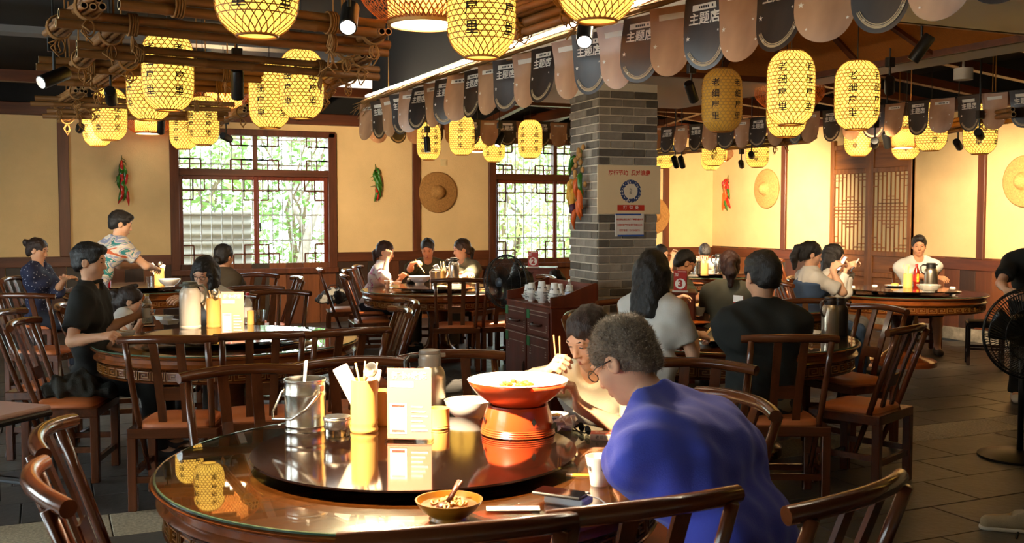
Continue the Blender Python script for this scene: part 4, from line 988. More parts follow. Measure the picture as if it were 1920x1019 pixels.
# flat square panel light in the black ceiling
p = onz(660, 158, 2.95); o = thing('ceiling_panel_light', 'flat white square panel fitting under the black ceiling', 'light', tuple(p)); MB().bbox(-.3, -.3, 0, .3, .3, .03, .005).build('panel', M('panel light', 'E8E0D0', .5, emit=(1, .9, .75), estr=.8), o); MB().tube([(0, 0, .03), (0, 0, ZC - p.z)], .008, 6).build('stem', m_sb, o)
# ---------------------------------------------------------------- people
def V(*a): return np.array(a, dtype=np.float64)
def nrm(v): v = np.asarray(v, float); n = np.linalg.norm(v); return v / n if n > 1e-9 else v
class SDF:
    def __init__(s): s.p = []
    def cone(s, a, b, r1, r2=None, k=.02, flat=None, cut=None, cutr=None, op=1):
        s.p.append(('c', np.array(a, float), np.array(b, float), r1, r1 if r2 is None else r2, k, flat, cut, op)); return s
    def ell(s, c, r, k=.015, rot=None, op=1): s.p.append(('e', np.array(c, float), np.array(r, float), None if rot is None else np.array(rot, float), k, op)); return s
    def mesh(s, vox, cuts=(), pad=2):
        lo = np.full(3, 1e9); hi = -lo; bb = []
        for p in s.p:
            if p[0] == 'c':
                r = max(p[3], p[4]) + p[5] * .6 + vox * 2; a = np.minimum(p[1], p[2]) - r; b = np.maximum(p[1], p[2]) + r; op = p[8]
            else:
                r = max(p[2]) + p[4] * .6 + vox * 2; a = p[1] - r; b = p[1] + r; op = p[5]
            bb.append((a, b))
            if op == 1: lo = np.minimum(lo, a); hi = np.maximum(hi, b)
        n = np.ceil((hi - lo) / vox).astype(int) + 1 + pad; F = np.full(n, 1.0, dtype=np.float32)
        ax = [lo[i] + vox * np.arange(n[i]) for i in range(3)]
        for p, (a, b) in zip(s.p, bb):
            i0 = np.clip(np.floor((a - lo) / vox).astype(int), 0, n); i1 = np.clip(np.ceil((b - lo) / vox).astype(int) + 1, 0, n)
            if np.any(i1 <= i0): continue
            sl = tuple(slice(i0[i], i1[i]) for i in range(3))
            X = ax[0][sl[0]][:, None, None]; Y = ax[1][sl[1]][None, :, None]; Z = ax[2][sl[2]][None, None, :]
            if p[0] == 'c':
                _, A, B, r1, r2, k, flat, cut, op = p; ab = B - A; L2 = ab.dot(ab) + 1e-12
                t = np.clip(((X - A[0]) * ab[0] + (Y - A[1]) * ab[1] + (Z - A[2]) * ab[2]) / L2, 0, 1)
                qx = X - A[0] - ab[0] * t; qy = Y - A[1] - ab[1] * t; qz = Z - A[2] - ab[2] * t; q2 = qx * qx + qy * qy + qz * qz
                if flat is not None: nn, sc = flat; q2 = q2 + (sc * sc - 1) * (qx * nn[0] + qy * nn[1] + qz * nn[2]) ** 2
                d = np.sqrt(q2) - (r1 + (r2 - r1) * t)
                if cut is not None:
                    cp, cn = cut; d = np.maximum(d, (X - cp[0]) * cn[0] + (Y - cp[1]) * cn[1] + (Z - cp[2]) * cn[2])
            else:
                _, C, r, Rm, k, op = p; x, y, z = X - C[0], Y - C[1], Z - C[2]
                if Rm is not None: x, y, z = (x * Rm[0, j] + y * Rm[1, j] + z * Rm[2, j] for j in range(3))
                k0 = np.sqrt((x / r[0]) ** 2 + (y / r[1]) ** 2 + (z / r[2]) ** 2) + 1e-9; k1 = np.sqrt((x / r[0] ** 2) ** 2 + (y / r[1] ** 2) ** 2 + (z / r[2] ** 2) ** 2) + 1e-9; d = k0 * (k0 - 1) / k1
            f = F[sl]
            if op == 1: h = np.clip(.5 + .5 * (f - d) / k, 0, 1); F[sl] = f + (d - f) * h - k * h * (1 - h)
            else: h = np.clip(.5 - .5 * (f + d) / k, 0, 1); F[sl] = f + (-d - f) * h + k * h * (1 - h)
        for cp, cn in cuts:
            F = np.maximum(F, (ax[0][:, None, None] - cp[0]) * cn[0] + (ax[1][None, :, None] - cp[1]) * cn[1] + (ax[2][None, None, :] - cp[2]) * cn[2]).astype(np.float32)
        return nets(F, lo, vox)
def nets(F, lo, vox):
    S = F < 0; nx, ny, nz = F.shape; c = [S[i:nx - 1 + i, j:ny - 1 + j, k:nz - 1 + k] for i in (0, 1) for j in (0, 1) for k in (0, 1)]
    cnt = sum(x.astype(np.int8) for x in c); act = (cnt > 0) & (cnt < 8); idx = np.full(act.shape, -1, np.int64); I = np.argwhere(act); idx[act] = np.arange(len(I))
    acc = np.zeros((len(I), 3)); w = np.zeros(len(I)); cor = [(i, j, k) for i in (0, 1) for j in (0, 1) for k in (0, 1)]
    vals = {o: F[I[:, 0] + o[0], I[:, 1] + o[1], I[:, 2] + o[2]] for o in cor}
    for a in cor:
        for ax in range(3):
            if a[ax] == 0:
                b = list(a); b[ax] = 1; b = tuple(b); va, vb = vals[a], vals[b]; m = (va < 0) != (vb < 0); t = np.where(m, va / np.where(m, va - vb, 1), 0)
                pt = np.tile(np.array(a, float), (len(I), 1)); pt[:, ax] = t; acc += pt * m[:, None]; w += m
    Vt = lo + (I + acc / w[:, None]) * vox; faces = []
    for ax in range(3):
        u, v = [(1, 2), (2, 0), (0, 1)][ax]; s0 = [slice(None)] * 3; s1 = [slice(None)] * 3; s0[ax] = slice(0, -1); s1[ax] = slice(1, None)
        A = S[tuple(s0)]; B = S[tuple(s1)]; e = np.argwhere(A != B); e = e[(e[:, u] > 0) & (e[:, v] > 0) & (e[:, u] < F.shape[u] - 1) & (e[:, v] < F.shape[v] - 1)]
        if not len(e): continue
        def g(du, dv): q = e.copy(); q[:, u] += du; q[:, v] += dv; return idx[q[:, 0], q[:, 1], q[:, 2]]
        q = np.stack([g(-1, -1), g(0, -1), g(0, 0), g(-1, 0)], 1); fl = ~A[e[:, 0], e[:, 1], e[:, 2]]; q[fl] = q[fl][:, ::-1]; faces.append(q)
    Fc = np.concatenate(faces) if faces else np.zeros((0, 4), int); return Vt, Fc[(Fc >= 0).all(1)]
def folds(v, amp, sc, seed):                                  # soft creases
    r = np.random.RandomState(seed); o = np.zeros(len(v))
    for k in range(5):
        d = r.normal(size=3); d /= np.linalg.norm(d); f = sc * (1 + .7 * k); o += np.sin(v @ d * f + r.uniform(0, 6) + 1.5 * np.sin(v @ r.normal(size=3) * sc * .4)) / (1 + .6 * k)
    return (o + .9) * amp
def npmesh(name, parts, mats, parent, fold=None):
    vs = []; fs = []; mi = []; o = 0
    for i, (v, f) in enumerate(parts):
        vs.append(v); fs.append(f + o); o += len(v)
    v = np.concatenate(vs); f = np.concatenate(fs); me = bpy.data.meshes.new(name)
    me.vertices.add(len(v)); me.loops.add(f.size); me.polygons.add(len(f))
    me.loops.foreach_set('vertex_index', f.ravel().astype(np.int32)); me.polygons.foreach_set('loop_start', np.arange(0, f.size, 4, dtype=np.int32))
    me.vertices.foreach_set('co', v.astype(np.float32).ravel()); me.update(calc_edges=True); me.validate()
    if fold:
        nn = np.zeros(len(me.vertices) * 3, np.float32); me.vertex_normals.foreach_get('vector', nn); nn = nn.reshape(-1, 3)
        co = np.zeros(len(me.vertices) * 3, np.float32); me.vertices.foreach_get('co', co); co = co.reshape(-1, 3); co = co + nn * folds(co, *fold)[:, None]; me.vertices.foreach_set('co', co.astype(np.float32).ravel())
    me.polygons.foreach_set('use_smooth', np.ones(len(me.polygons), bool)); me.materials.append(mats); me.update()
    return link(name, me, parent)
def skin(name, c): return M(name, c, 0.5, var=.06, scale=12, sub=.12, spec=.35)
m_skin = skin('skin light', 'E0AE8C'); m_skin2 = skin('skin tan', 'C98E68'); m_skin3 = skin('skin warm', 'D69F7B')
def hairmat(name, c, c2=None): return M(name, c, 0.42, var=.55, scale=30, stretch=(2.5, 2.5, .35), bump=.6, bscale=110)
h_black = hairmat('hair black', '1B1512'); h_brown = hairmat('hair dark brown', '2E1D14'); h_grey = M('hair grizzled', '6A5A48', .6, var=.6, scale=60, bump=.8, bscale=160); h_auburn = hairmat('hair auburn', '34190E')
m_eye = M('eye dark', '1A100B', .2); m_lip = M('lip', 'B56A58', .5); m_brow = M('brow', '1E1612', .8); m_frame = M('spectacle frame', '2A1C14', .3)
ZV = np.array((0., 0., 1.))
def rotv(v, ax, a):
    v = np.asarray(v, float); ax = nrm(ax); return v * cos(a) + np.cross(ax, v) * sin(a) + ax * ax.dot(v) * (1 - cos(a))
def ik(S, T, l1, l2, hint):
    d = T - S; L_ = np.linalg.norm(d)
    if L_ > (l1 + l2) * .985: T = S + d / L_ * (l1 + l2) * .985; d = T - S; L_ = np.linalg.norm(d)
    a = (l1 * l1 - l2 * l2 + L_ * L_) / (2 * L_); h = sqrt(max(0, l1 * l1 - a * a)); u = d / L_; p = hint - u * hint.dot(u); return S + u * a + nrm(p) * h, T
def hand(sd, W_, dr, pn, side, curl, sc, thumb_in=.5):
    dr = nrm(dr); pn = nrm(pn - dr * np.dot(pn, dr)); lat = np.cross(dr, pn) * side                 # lat points to the thumb side
    K = W_ + dr * .085 * sc
    for t in (-.030, -.011, .011, .030): sd.cone(W_ + dr * .012 * sc + lat * t * .55 * sc, K + lat * t * sc, .0125 * sc, .0115 * sc, .012)
    for i, (t, L_) in enumerate(((.031, .068), (.0105, .076), (-.0105, .070), (-.030, .055))):
        p = K + lat * t * sc; c = curl * (1 + .08 * i); ang_ = c * .9; q = dr
        for j, fr in enumerate((.44, .31, .25)):
            q = rotv(dr, lat * side, -ang_ * side) if False else (dr * cos(ang_) + pn * sin(ang_)); p2 = p + q * L_ * fr * sc; sd.cone(p, p2, (.0092 - .0009 * j) * sc, (.0086 - .0009 * j) * sc, .003); p = p2; ang_ += c * .75
    p = W_ + dr * .028 * sc + lat * .026 * sc; q = nrm(dr * .62 + lat * .75 + pn * .25); sd.cone(W_ + dr * .015 * sc + lat * .01 * sc, p, .015 * sc, .014 * sc, .01); p2 = p + q * .034 * sc; sd.cone(p, p2, .0115 * sc, .0098 * sc, .006); q2 = nrm(dr * .85 + lat * (.35 - .5 * thumb_in) + pn * (.3 + .5 * thumb_in)); sd.cone(p2, p2 + q2 * .032 * sc, .0098 * sc, .008 * sc, .004)
def person(label, head, D, a, hy=0, hp=10, hr=0, male=True, skin_=None, hair='short', hm=None, top=None, topk='tee', legs=None, legk='trousers', hands=(None, None), curls=(.5, .5), dirs=(None, None), palms=(None, None), hints=(None, None), stand=False, hz=None, sc=1.0, specs=None, vox=.013, fold=.004, lean_head=.55, seed=1, feet=True, sl=.62, shoes='2A2624', hipz=.535, side=0.0, wide=1.0, tl=None, hsc=1.0, bib=None, bibcut=.06, collar=None):
    F_ = np.array(hdir(a)); Rg = np.array(hdir(a + 90)); C = np.array(at(head[0], head[1], D)); m_s = skin_ or m_skin; hm = hm or h_black
    ls, ln = (tl or (.53 if male else .495)) * sc, (.165 if male else .158) * sc
    H_z = (hipz if not stand else (hz or .86 * sc))
    dz = C[2] - H_z; lo, hi = 0.0, 1.45
    f = lambda th: ls * cos(th) + ln * cos(th * lean_head) - dz
    if f(0) < 0: ls += -f(0); th = 0.0
    else:
        for _ in range(40):
            mid_ = (lo + hi) / 2
            if f(mid_) > 0: lo = mid_
            else: hi = mid_
        th = (lo + hi) / 2
    up_t = ZV * cos(th) + F_ * sin(th); up_h = ZV * cos(th * lean_head) + F_ * sin(th * lean_head); Nk = C - up_h * ln; Hp = Nk - up_t * ls; Hp = Hp - Rg * side
    bulge = -np.cross(Rg, up_t) * 0
    back = nrm(np.cross(up_t, Rg)); fr = nrm(np.cross(ZV, Rg)) * 1.0; fr = F_ * cos(th) - ZV * sin(th)                 # torso front
    arch = -fr * .05 * sin(th)
    mid1 = Hp + (Nk - Hp) * .33 + arch; mid2 = Hp + (Nk - Hp) * .70 + arch * 1.1
    sw = (.185 if male else .160) * sc * wide; Sh = {}; r_t = (1.0 if male else .90) * sc * wide
    for s in (-1, 1): Sh[s] = Nk - up_t * (.068 * wide ** 2 if male else .06) * sc + Rg * (s * sw) - fr * .005
    T = SDF()
    def torso(q, inf, k):
        q.cone(Hp - Rg * .075 * r_t, Hp + Rg * .075 * r_t, .105 * r_t + inf, None, k)
        q.cone(mid1 - Rg * .062 * r_t, mid1 + Rg * .062 * r_t, .098 * r_t + inf, None, k, (fr, 1.08))
        q.cone(mid2 - Rg * .085 * r_t, mid2 + Rg * .085 * r_t, .108 * r_t + inf, None, k, (fr, 1.12))
        q.cone(Sh[-1] * .8 + Sh[1] * .2, Sh[1] * .8 + Sh[-1] * .2, .062 * r_t + inf, None, k, (fr, 1.05))
        for s in (-1, 1): q.cone(Nk + up_h * .03, Sh[s], .042 * sc + inf * .8, .05 * sc + inf, k)
        if not male:
            for s in (-1, 1): q.ell(mid2 + Rg * s * .06 * sc + fr * .075 * sc, (.058 * sc + inf,) * 3, k)
    # arms
    El, Wr, HD = {}, {}, {}
    for i, s in enumerate((-1, 1)):
        t = hands[i]
        if t is None: tg = Nk + F_ * .36 * sc + Rg * s * .13 * sc; tg[2] = .80 if not stand else 1.0
        elif len(t) == 3 and isinstance(t, tuple): tg = np.array(at(*t))
        else: tg = np.asarray(t, float)
        hint = np.array(hints[i], float) if hints[i] is not None else None
        if hint is not None: hint = F_ * hint[0] + Rg * s * hint[1] + ZV * hint[2]
        else: hint = -ZV * 1.0 + Rg * s * .45 - F_ * .25
        E_, W_ = ik(Sh[s], tg, .275 * sc, .245 * sc, hint); El[s] = E_; Wr[s] = W_
        d_ = nrm(W_ - E_)
        if dirs[i] is not None: q = dirs[i]; d_ = nrm(F_ * q[0] + Rg * s * q[1] + ZV * q[2])
        pn = -ZV * .8 - Rg * s * .5
        if palms[i] is not None: q = palms[i]; pn = F_ * q[0] + Rg * s * q[1] + ZV * q[2]
        HD[s] = (d_, nrm(pn))
    def arms(q, inf, k, frac=None):
        for s in (-1, 1):
            S_, E_, W_ = Sh[s], El[s], Wr[s]; m1 = .049 if male else .041
            if frac is None:
                q.cone(S_, E_, m1 * sc * wide, .036 * sc, k); q.cone(E_, E_ + (W_ - E_) * .35, .037 * sc, .037 * sc, k); q.cone(E_ + (W_ - E_) * .35, W_, .036 * sc, .025 * sc, k)
            elif frac <= 1:
                e = S_ + (E_ - S_) * frac; dd = nrm(E_ - S_); q.cone(S_, e + dd * .03, (m1 - .004) * sc + inf, (m1 - .002) * sc + inf + .016, k, None, (e, dd))
            else:
                e = E_ + (W_ - E_) * (frac - 1); dd = nrm(W_ - E_); q.cone(S_, E_, m1 * sc + inf, .040 * sc + inf + .004, k); q.cone(E_, e + dd * .02, .040 * sc + inf + .004, .034 * sc + inf, k, None, (e, dd))
    # legs
    Kn, An = {}, {}
    for s in (-1, 1):
        h = Hp + Rg * s * .085 * sc - ZV * .01
        if stand: Kn[s] = V(h[0], h[1], .47 * sc) + F_ * .03 + Rg * s * .01; An[s] = V(h[0], h[1], .08) - F_ * .02 + Rg * s * .03
        else:
            k_ = h + F_ * .41 * sc + Rg * s * .05; k_[2] = max(.46, hipz - .04) * (1 if sc > .8 else 1); Kn[s] = k_; An[s] = V(k_[0], k_[1], .085 if sc > .8 else .2) + F_ * .03
    def legs_(q, inf, k, end=None):
        for s in (-1, 1):
            h = Hp + Rg * s * .085 * sc - ZV * .01; q.cone(h, Kn[s], .088 * r_t + inf, .058 * sc + inf, k)
            if end is None: q.cone(Kn[s], Kn[s] + (An[s] - Kn[s]) * .35, .056 * sc + inf, .055 * sc + inf, k); q.cone(Kn[s] + (An[s] - Kn[s]) * .35, An[s], .054 * sc + inf, .036 * sc + inf, k)
            elif end > 0: e = Kn[s] + (An[s] - Kn[s]) * end; dd = nrm(An[s] - Kn[s]); q.cone(Kn[s], e + dd * .02, .062 * sc + inf, .050 * sc + inf, k, None, (e, dd))
    torso(T, -.008, .03); arms(T, 0, .018); legs_(T, 0, .03); T.cone(Nk - up_t * .03, C - up_h * .04, .056 * sc, .050 * sc, .02)
    for s in (-1, 1): T.cone(An[s], An[s] + F_ * .13 * sc - ZV * .045, .034, .03, .02)
    g0 = np.array((Hp[0], Hp[1], 0.0))
    # head frame
    hf = hdir(a + hy); Hf = np.array(hf); Hf = Hf * cos(radians(hp)) - ZV * sin(radians(hp)); Hr = np.array(hdir(a + hy + 90)); Hu = np.cross(Hr, Hf); 
    if hr: Hu2 = Hu * cos(radians(hr)) + Hr * sin(radians(hr)); Hr = Hr * cos(radians(hr)) - Hu * sin(radians(hr)); Hu = Hu2
    hs = (sc if sc >= 1 else (sc * .4 + .6)) * hsc; RM = np.stack([Hr, Hf, Hu], 1)
    def hp_(x, y, z): return C + (Hr * x + Hf * y + Hu * z) * hs
    Hd = SDF(); E = lambda c, r, k=.012, op=1: Hd.ell(hp_(*c), np.array(r) * hs, k * hs, RM, op)
    E((0, -.012, .035), (.074, .094, .083)); E((0, .018, -.03), (.060, .072, .080), .03); E((0, .058, -.092), (.026, .024, .02), .03); E((0, .03, .03), (.062, .062, .05), .02)
    for s in (-1, 1): E((s * .038, .050, -.025), (.026, .030, .032), .02); E((s * .030, .092, .012), (.016, .012, .010), .012, -1); E((s * .030, .0785, .010), (.0155, .0105, .0105), .006); E((s * .074, -.004, -.005), (.010, .021, .031), .006); E((s * .080, -.002, -.002), (.005, .010, .018), .006, -1); E((s * .030, .083, .027), (.020, .008, .006), .012)
    Hd.cone(hp_(0, .085, .012), hp_(0, .104, -.026), .008 * hs, .0115 * hs, .010 * hs); E((.010, .094, -.031), (.008, .010, .007), .006); E((-.010, .094, -.031), (.008, .010, .007), .006)
    E((0, .082, -.060), (.026, .012, .012), .012); Hd.cone(C - up_h * .16 * sc, C - up_h * .045 * sc, .050 * sc, .050 * sc, .025)
    parts = [T.mesh(vox), Hd.mesh(.0055 * max(.9, min(1.3, D / 6)))]
    for i, s in enumerate((-1, 1)):
        hn = SDF(); hand(hn, Wr[s], HD[s][0], HD[s][1], s, curls[i], sc if sc > .8 else sc * 1.0); hn.cone(El[s] + (Wr[s] - El[s]) * .75, Wr[s] + HD[s][0] * .012, .028 * sc, .023 * sc, .012); parts.append(hn.mesh(.0048 if D < 5 else .006))
    root = thing('person', label, 'person', (0, 0, 0)); 
    npmesh('body', parts, m_s, root)
    # clothes
    G = SDF(); inf = .014; torso(G, inf, .06)
    if topk == 'tee': arms(G, inf, .05, sl)
    elif topk == 'long': arms(G, inf + .002, .04, 1.85)
    elif topk == 'tank': pass
    elif topk == 'half': arms(G, inf + .006, .05, 1.05)
    neckcut = (Nk + up_h * .022 + fr * .0, nrm(up_h * .9 - fr * -.35)) 
    G.cone(Nk + up_h * .045 * sc + fr * .05, Nk + up_h * .10 * sc + fr * .03, .062 * sc, .075 * sc, .012, op=-1)
    npmesh('shirt', [G.mesh(vox * .9, cuts=[(Nk + up_h * .052, up_h)])], top, root, (fold, 22, seed))
    if bib:
        B2 = SDF(); torso(B2, .024 + fold, .06); e0 = mid2 + up_t * bibcut
        npmesh('overalls' if bib is c_denim else 'vest', [B2.mesh(vox, cuts=[(e0, up_t)])], bib, root, (.004, 20, seed + 5))
        if bib is c_denim:
            for s in (-1, 1):
                b = MB(); q0 = e0 + Rg * s * .075; pts = [q0 + fr * .105 - up_t * .02, Nk - up_t * .03 + Rg * s * .08 + fr * .055, Nk - up_t * .005 + Rg * s * .085, Nk - up_t * .04 + Rg * s * .075 - fr * .075, q0 - fr * .115 - up_t * .02]; b.tube(pts, .016, 8, flat=.35); b.build('strap', bib, root, True)
    if collar:
        b = MB(); ring = []
        for i in range(20):
            t = 2 * pi * i / 20; w_ = -up_h * .018 * (1 - cos(t)) ; ring.append(Nk + up_h * .045 + fr * (.062 * cos(t) + .008) + Rg * .062 * sin(t) + w_)
        b.tube(ring, .013, 8, closed=True); b.build('collar', collar, root, True)
    if legs:
        L2_ = SDF(); L2_.cone(Hp - Rg * .075 * r_t, Hp + Rg * .075 * r_t, .105 * r_t + .008, None, .03); legs_(L2_, .012, .03, 1.0 if legk == 'trousers' else .12)
        npmesh(legk, [L2_.mesh(vox)], legs, root, (.003, 20, seed + 3))
    if feet:
        ms = M('shoe ' + shoes, shoes, .6)
        for s in (-1, 1):
            S2 = SDF(); an = An[s]; z0 = an[2] - .045; S2.cone(V(an[0], an[1], z0 + .005) - F_ * .03, V(an[0], an[1], z0) + F_ * .15, .042, .036, .02); S2.cone(an, V(an[0], an[1], z0), .04, .045, .02); npmesh('shoe', [S2.mesh(.009, cuts=[(V(an[0], an[1], an[2] - .085), -ZV)])], ms, root)
    # face pieces
    for s in (-1, 1):
        e = SDF(); e.ell(hp_(s * .030, .0855, .0075), np.array((.0125, .0065, .0034)) * hs, .003, RM); npmesh('eye', [e.mesh(.0028)], m_eye, root)
        e = SDF(); e.cone(hp_(s * .016, .0905, .029), hp_(s * .034, .0895, .034), .0032 * hs, .0032 * hs, .002); e.cone(hp_(s * .034, .0895, .034), hp_(s * .048, .079, .029), .0032 * hs, .0018 * hs, .002); npmesh('eyebrow', [e.mesh(.003)], m_brow, root)
    e = SDF()
    for z, r in ((-.0585, .0042), (-.0665, .0048)): e.cone(hp_(-.019, .0835, z + .0005), hp_(0, .0935, z), .0025 * hs, r * hs, .003); e.cone(hp_(.019, .0835, z + .0005), hp_(0, .0935, z), .0025 * hs, r * hs, .003)
    npmesh('mouth', [e.mesh(.003)], m_lip, root)
    # hair
    h = SDF(); hE = lambda c, r, k=.015, op=1: h.ell(hp_(*c), np.array(r) * hs, k * hs, RM, op); hv = .0075; hcuts = []
    if hair in ('short', 'crew'):
        t = .010 if hair == 'short' else .004; hE((0, -.014, .038), (.079 + t * .4, .099 + t, .088 + t)); hE((0, -.045, -.015), (.068, .060, .072), .02)
        if hair == 'short': hE((0, .05, .092), (.06, .05, .028), .02)
        hE((0, .120, -.035), (.085, .085, .105), .012, -1); hE((0, .035, -.10), (.2, .105, .075), .012, -1); hE((0, -.02, -.125), (.2, .14, .055), .012, -1)
        for s in (-1, 1): hE((s * .085, .004, -.012), (.03, .026, .036), .006, -1)
    else:
        hE((0, -.014, .038), (.083, .106, .094)); hE((0, -.05, -.02), (.074, .062, .075), .02); 
        hE((0, .125, -.045), (.064, .085, .115), .012, -1)
        if hair in ('bun', 'pony', 'lowpony', 'girl'): hE((0, .03, -.11), (.2, .11, .07), .012, -1); [hE((s * .085, .006, -.012), (.03, .022, .034), .006, -1) for s in (-1, 1)]
        if hair == 'bun': hE((0, -.125, .045), (.040, .036, .040), .01); hE((.012, -.14, .06), (.02, .02, .02), .01)
        if hair == 'lowbun': hE((0, .03, -.11), (.2, .11, .07), .012, -1); hE((0, -.115, -.045), (.045, .035, .036), .01)
        if hair == 'pony':
            P = [hp_(0, -.10, .055), hp_(0, -.135, .03), hp_(0, -.145, -.06), hp_(0, -.13, -.16)]; P = [np.array(q) for q in P]; P[3] = P[2] + (-ZV) * .10 * hs
            for q, w, r1, r2 in ((P[0], P[1], .024, .032), (P[1], P[2], .034, .040), (P[2], P[3], .040, .018)): h.cone(q, w, r1 * hs, r2 * hs, .02)
        if hair == 'lowpony':
            P = [np.array(hp_(0, -.098, -.01))]; P += [P[0] - Hf * .025 * hs - ZV * .03 * hs, P[0] - Hf * .03 * hs - ZV * .12 * hs]
            h.cone(P[0], P[1], .022 * hs, .032 * hs, .015); h.cone(P[1], P[2], .032 * hs, .016 * hs, .015)
        if hair == 'girl':
            P = np.array(hp_(0, -.10, .05)); h.cone(P, P - Hf * .04 * hs - ZV * .02, .018, .03, .01); h.cone(P - Hf * .04 * hs - ZV * .02, P - Hf * .05 * hs - ZV * .15, .032, .014, .01); h.cone(np.array(hp_(0, -.02, .12)), np.array(hp_(.01, .01, .145)), .02, .012, .01)
        if hair in ('long', 'bob'):
            Ln = .25 if hair == 'long' else .15
            for x, y in ((-.068, -.02), (.068, -.02), (-.05, -.075), (.05, -.075), (0, -.09), (-.07, .022), (.07, .022)):
                p0 = np.array(hp_(x, y, .0)); p1 = p0 - ZV * Ln * hs + (np.array(hp_(x, y, 0)) - C) * .10 - Hf * (.02 if hair == 'long' else 0); h.cone(p0, p1, .040 * hs, .034 * hs, .03, (nrm(np.array(hp_(x, y + .03, 0)) - C), 1.25))
            hE((0, .125, -.065), (.056, .080, .125), .012, -1)
    ho = npmesh('hair', [h.mesh(hv)], hm, root, (.0022, 75, seed + 9))
    if specs:
        g = MB()
        for s in (-1, 1): g.tube([hp_(s * .032 + .022 * cos(t), .102, .006 + .018 * sin(t)) for t in np.linspace(0, 2 * pi, 16, endpoint=False)], .0018, 5, closed=True); g.tube([hp_(s * .053, .100, .010), hp_(s * .077, .05, .012), hp_(s * .080, -.005, .006)], .0018, 5)
        g.tube([hp_(-.011, .103, .01), hp_(.011, .103, .01)], .0018, 5); g.build('spectacles', specs, root, True)
    return dict(C=C, N=Nk, H=Hp, W=Wr, HD=HD, root=root, F=F_, R=Rg, hp=hp_, E=El, hair=ho)
def sticks(pts, label, where='x', m=None, r=.0032):
    for i, (a, b) in enumerate(pts):
        o = MB().tube([a, b], [r, r * .7], 6).build('chopstick', m or M('chopstick wood', 'C9924E', .5), None, True); tag(o, label, 'chopstick', 'chopsticks ' + label)
c_white = M('white cotton', 'D4CEC4', .85, bump=.2, bscale=300); c_black = M('black cotton', '14130F', .85, bump=.2, bscale=300); c_char = M('charcoal cotton', '1E201E', .85, bump=.2, bscale=300)
c_olive = M('olive cotton', '4A4A34', .85, bump=.2, bscale=300); c_greyol = M('grey olive knit', '6E6C58', .85, bump=.3, bscale=200); c_blue = M('royal blue cotton', '4350C4', .8, bump=.25, bscale=260, sheen=.2)
c_navydot = two('navy dotted cloth', '1E2544', 'C9CBD8', 'voronoi', 34, .16); c_brown = M('brown cotton', '4B3C28', .85, bump=.2, bscale=300); c_cream = M('cream cotton', 'E6D8B8', .85, bump=.2, bscale=300)
c_print = two('scattered print cloth', 'CFC4B4', 'C05A34', 'noise', 4.2, .33, .8, [(.40, 'D8CFC2'), (.47, '8C94B0'), (.54, 'D2C6B8'), (.60, '2E7F80'), (.66, 'CFC4B4')], stretch=(1, 1, 2.4), rot=(.5, .4, .3), dist=1.2)
c_floral = two('pink floral cloth', 'EADFD8', 'D06A9A', 'noise', 16, .36, .8, [(.42, 'EBD6DA'), (.48, 'ECE3DC'), (.66, 'D9B0C4')])
c_denim = M('denim', '3C506E', .9, bump=.4, bscale=250); c_khaki = M('khaki cloth', '6E5E44', .85); c_dknavy = M('dark navy cloth', '171B28', .85); c_grey = M('grey cloth', '4E4A46', .85); c_greytee = M('grey olive cotton', '55503F', .85, bump=.2, bscale=300); c_pale = M('pale grey cloth', 'A39E94', .85)
P = {}
P[1] = person('woman with hair bun in navy dotted dress seated in profile', (70, 470), 10.6, 92, hp=14, male=False, hair='bun', hm=h_brown, top=c_navydot, topk='half', legs=c_dknavy, hands=((120, 525, 10.5), (126, 522, 10.9)), seed=11, skin_=m_skin3)
P[2] = person('man in black polo shirt seated in profile holding a glass bottle', (168, 492), 6.75, 84, hy=4, hp=6, hair='short', top=c_black, topk='tee', collar=c_black, legs=c_black, hands=((258, 592, 7.1), (190, 632, 6.35)), curls=(.75, .8), sl=.72, seed=12, hints=(None, (-.3, .35, -1)), palms=((0, -1, 0), None), skin_=m_skin3)
P[3] = person('standing woman with short hair in colourful printed tee', (226, 421), 9.9, 42, hy=25, hp=16, male=True, hair='short', top=c_print, topk='tee', legs=c_pale, hands=((265, 500, 10.35), (290, 503, 10.1)), hints=(None, (-.5, .9, -.2)), stand=True, hz=.88, sl=.55, seed=13, wide=.95, lean_head=.4)
P[4] = person('little girl with ponytail in white vest beside the man in black', (243, 566), 7.55, 70, hp=18, male=False, hair='girl', hm=h_brown, top=c_white, topk='tank', legs=c_pale, sc=.66, hipz=.58, hands=((268, 603, 7.5), (262, 606, 7.4)), seed=14)
P[5] = person('young woman with long black hair and round glasses looking down', (384, 512), 7.95, 186, hy=6, hp=24, male=False, hair='long', top=c_white, topk='tee', legs=c_grey, hands=((338, 562, 7.45), (382, 560, 7.4)), specs=m_frame, sl=.7, seed=15, hints=((-.1, 1, -.5), (-.1, 1, -.5)))
P[6] = person('woman in brown tee with low hair bun turned to the window', (420, 482), 10.3, 30, hy=-6, hp=8, male=False, hair='lowbun', top=c_brown, topk='tee', legs=c_grey, seed=16, skin_=m_skin3, wide=1.12, hands=((430, 540, 10.8), (470, 545, 10.7)))
P[7] = person('woman in pink floral blouse seated in profile with hand to cheek', (722, 473), 12.15, 88, hy=10, hp=14, male=False, hair='lowpony', hm=h_auburn, top=c_floral, topk='half', legs=c_dknavy, hands=((752, 522, 12.1), (726, 486, 11.88)), dirs=(None, (.2, 0, .9)), palms=(None, (0, -1, .2)), curls=(.5, 1.1), seed=17)
P[8] = person('man in olive tee bent over his bowl with chopsticks', (802, 467), 12.5, 178, hy=4, hp=26, hair='crew', top=c_olive, topk='tee', legs=c_khaki, hands=((835, 520, 11.9), (772, 495, 12.05)), curls=(.5, .9), seed=18, wide=1.08, dirs=(None, (.3, -.6, .2)), skin_=m_skin3)
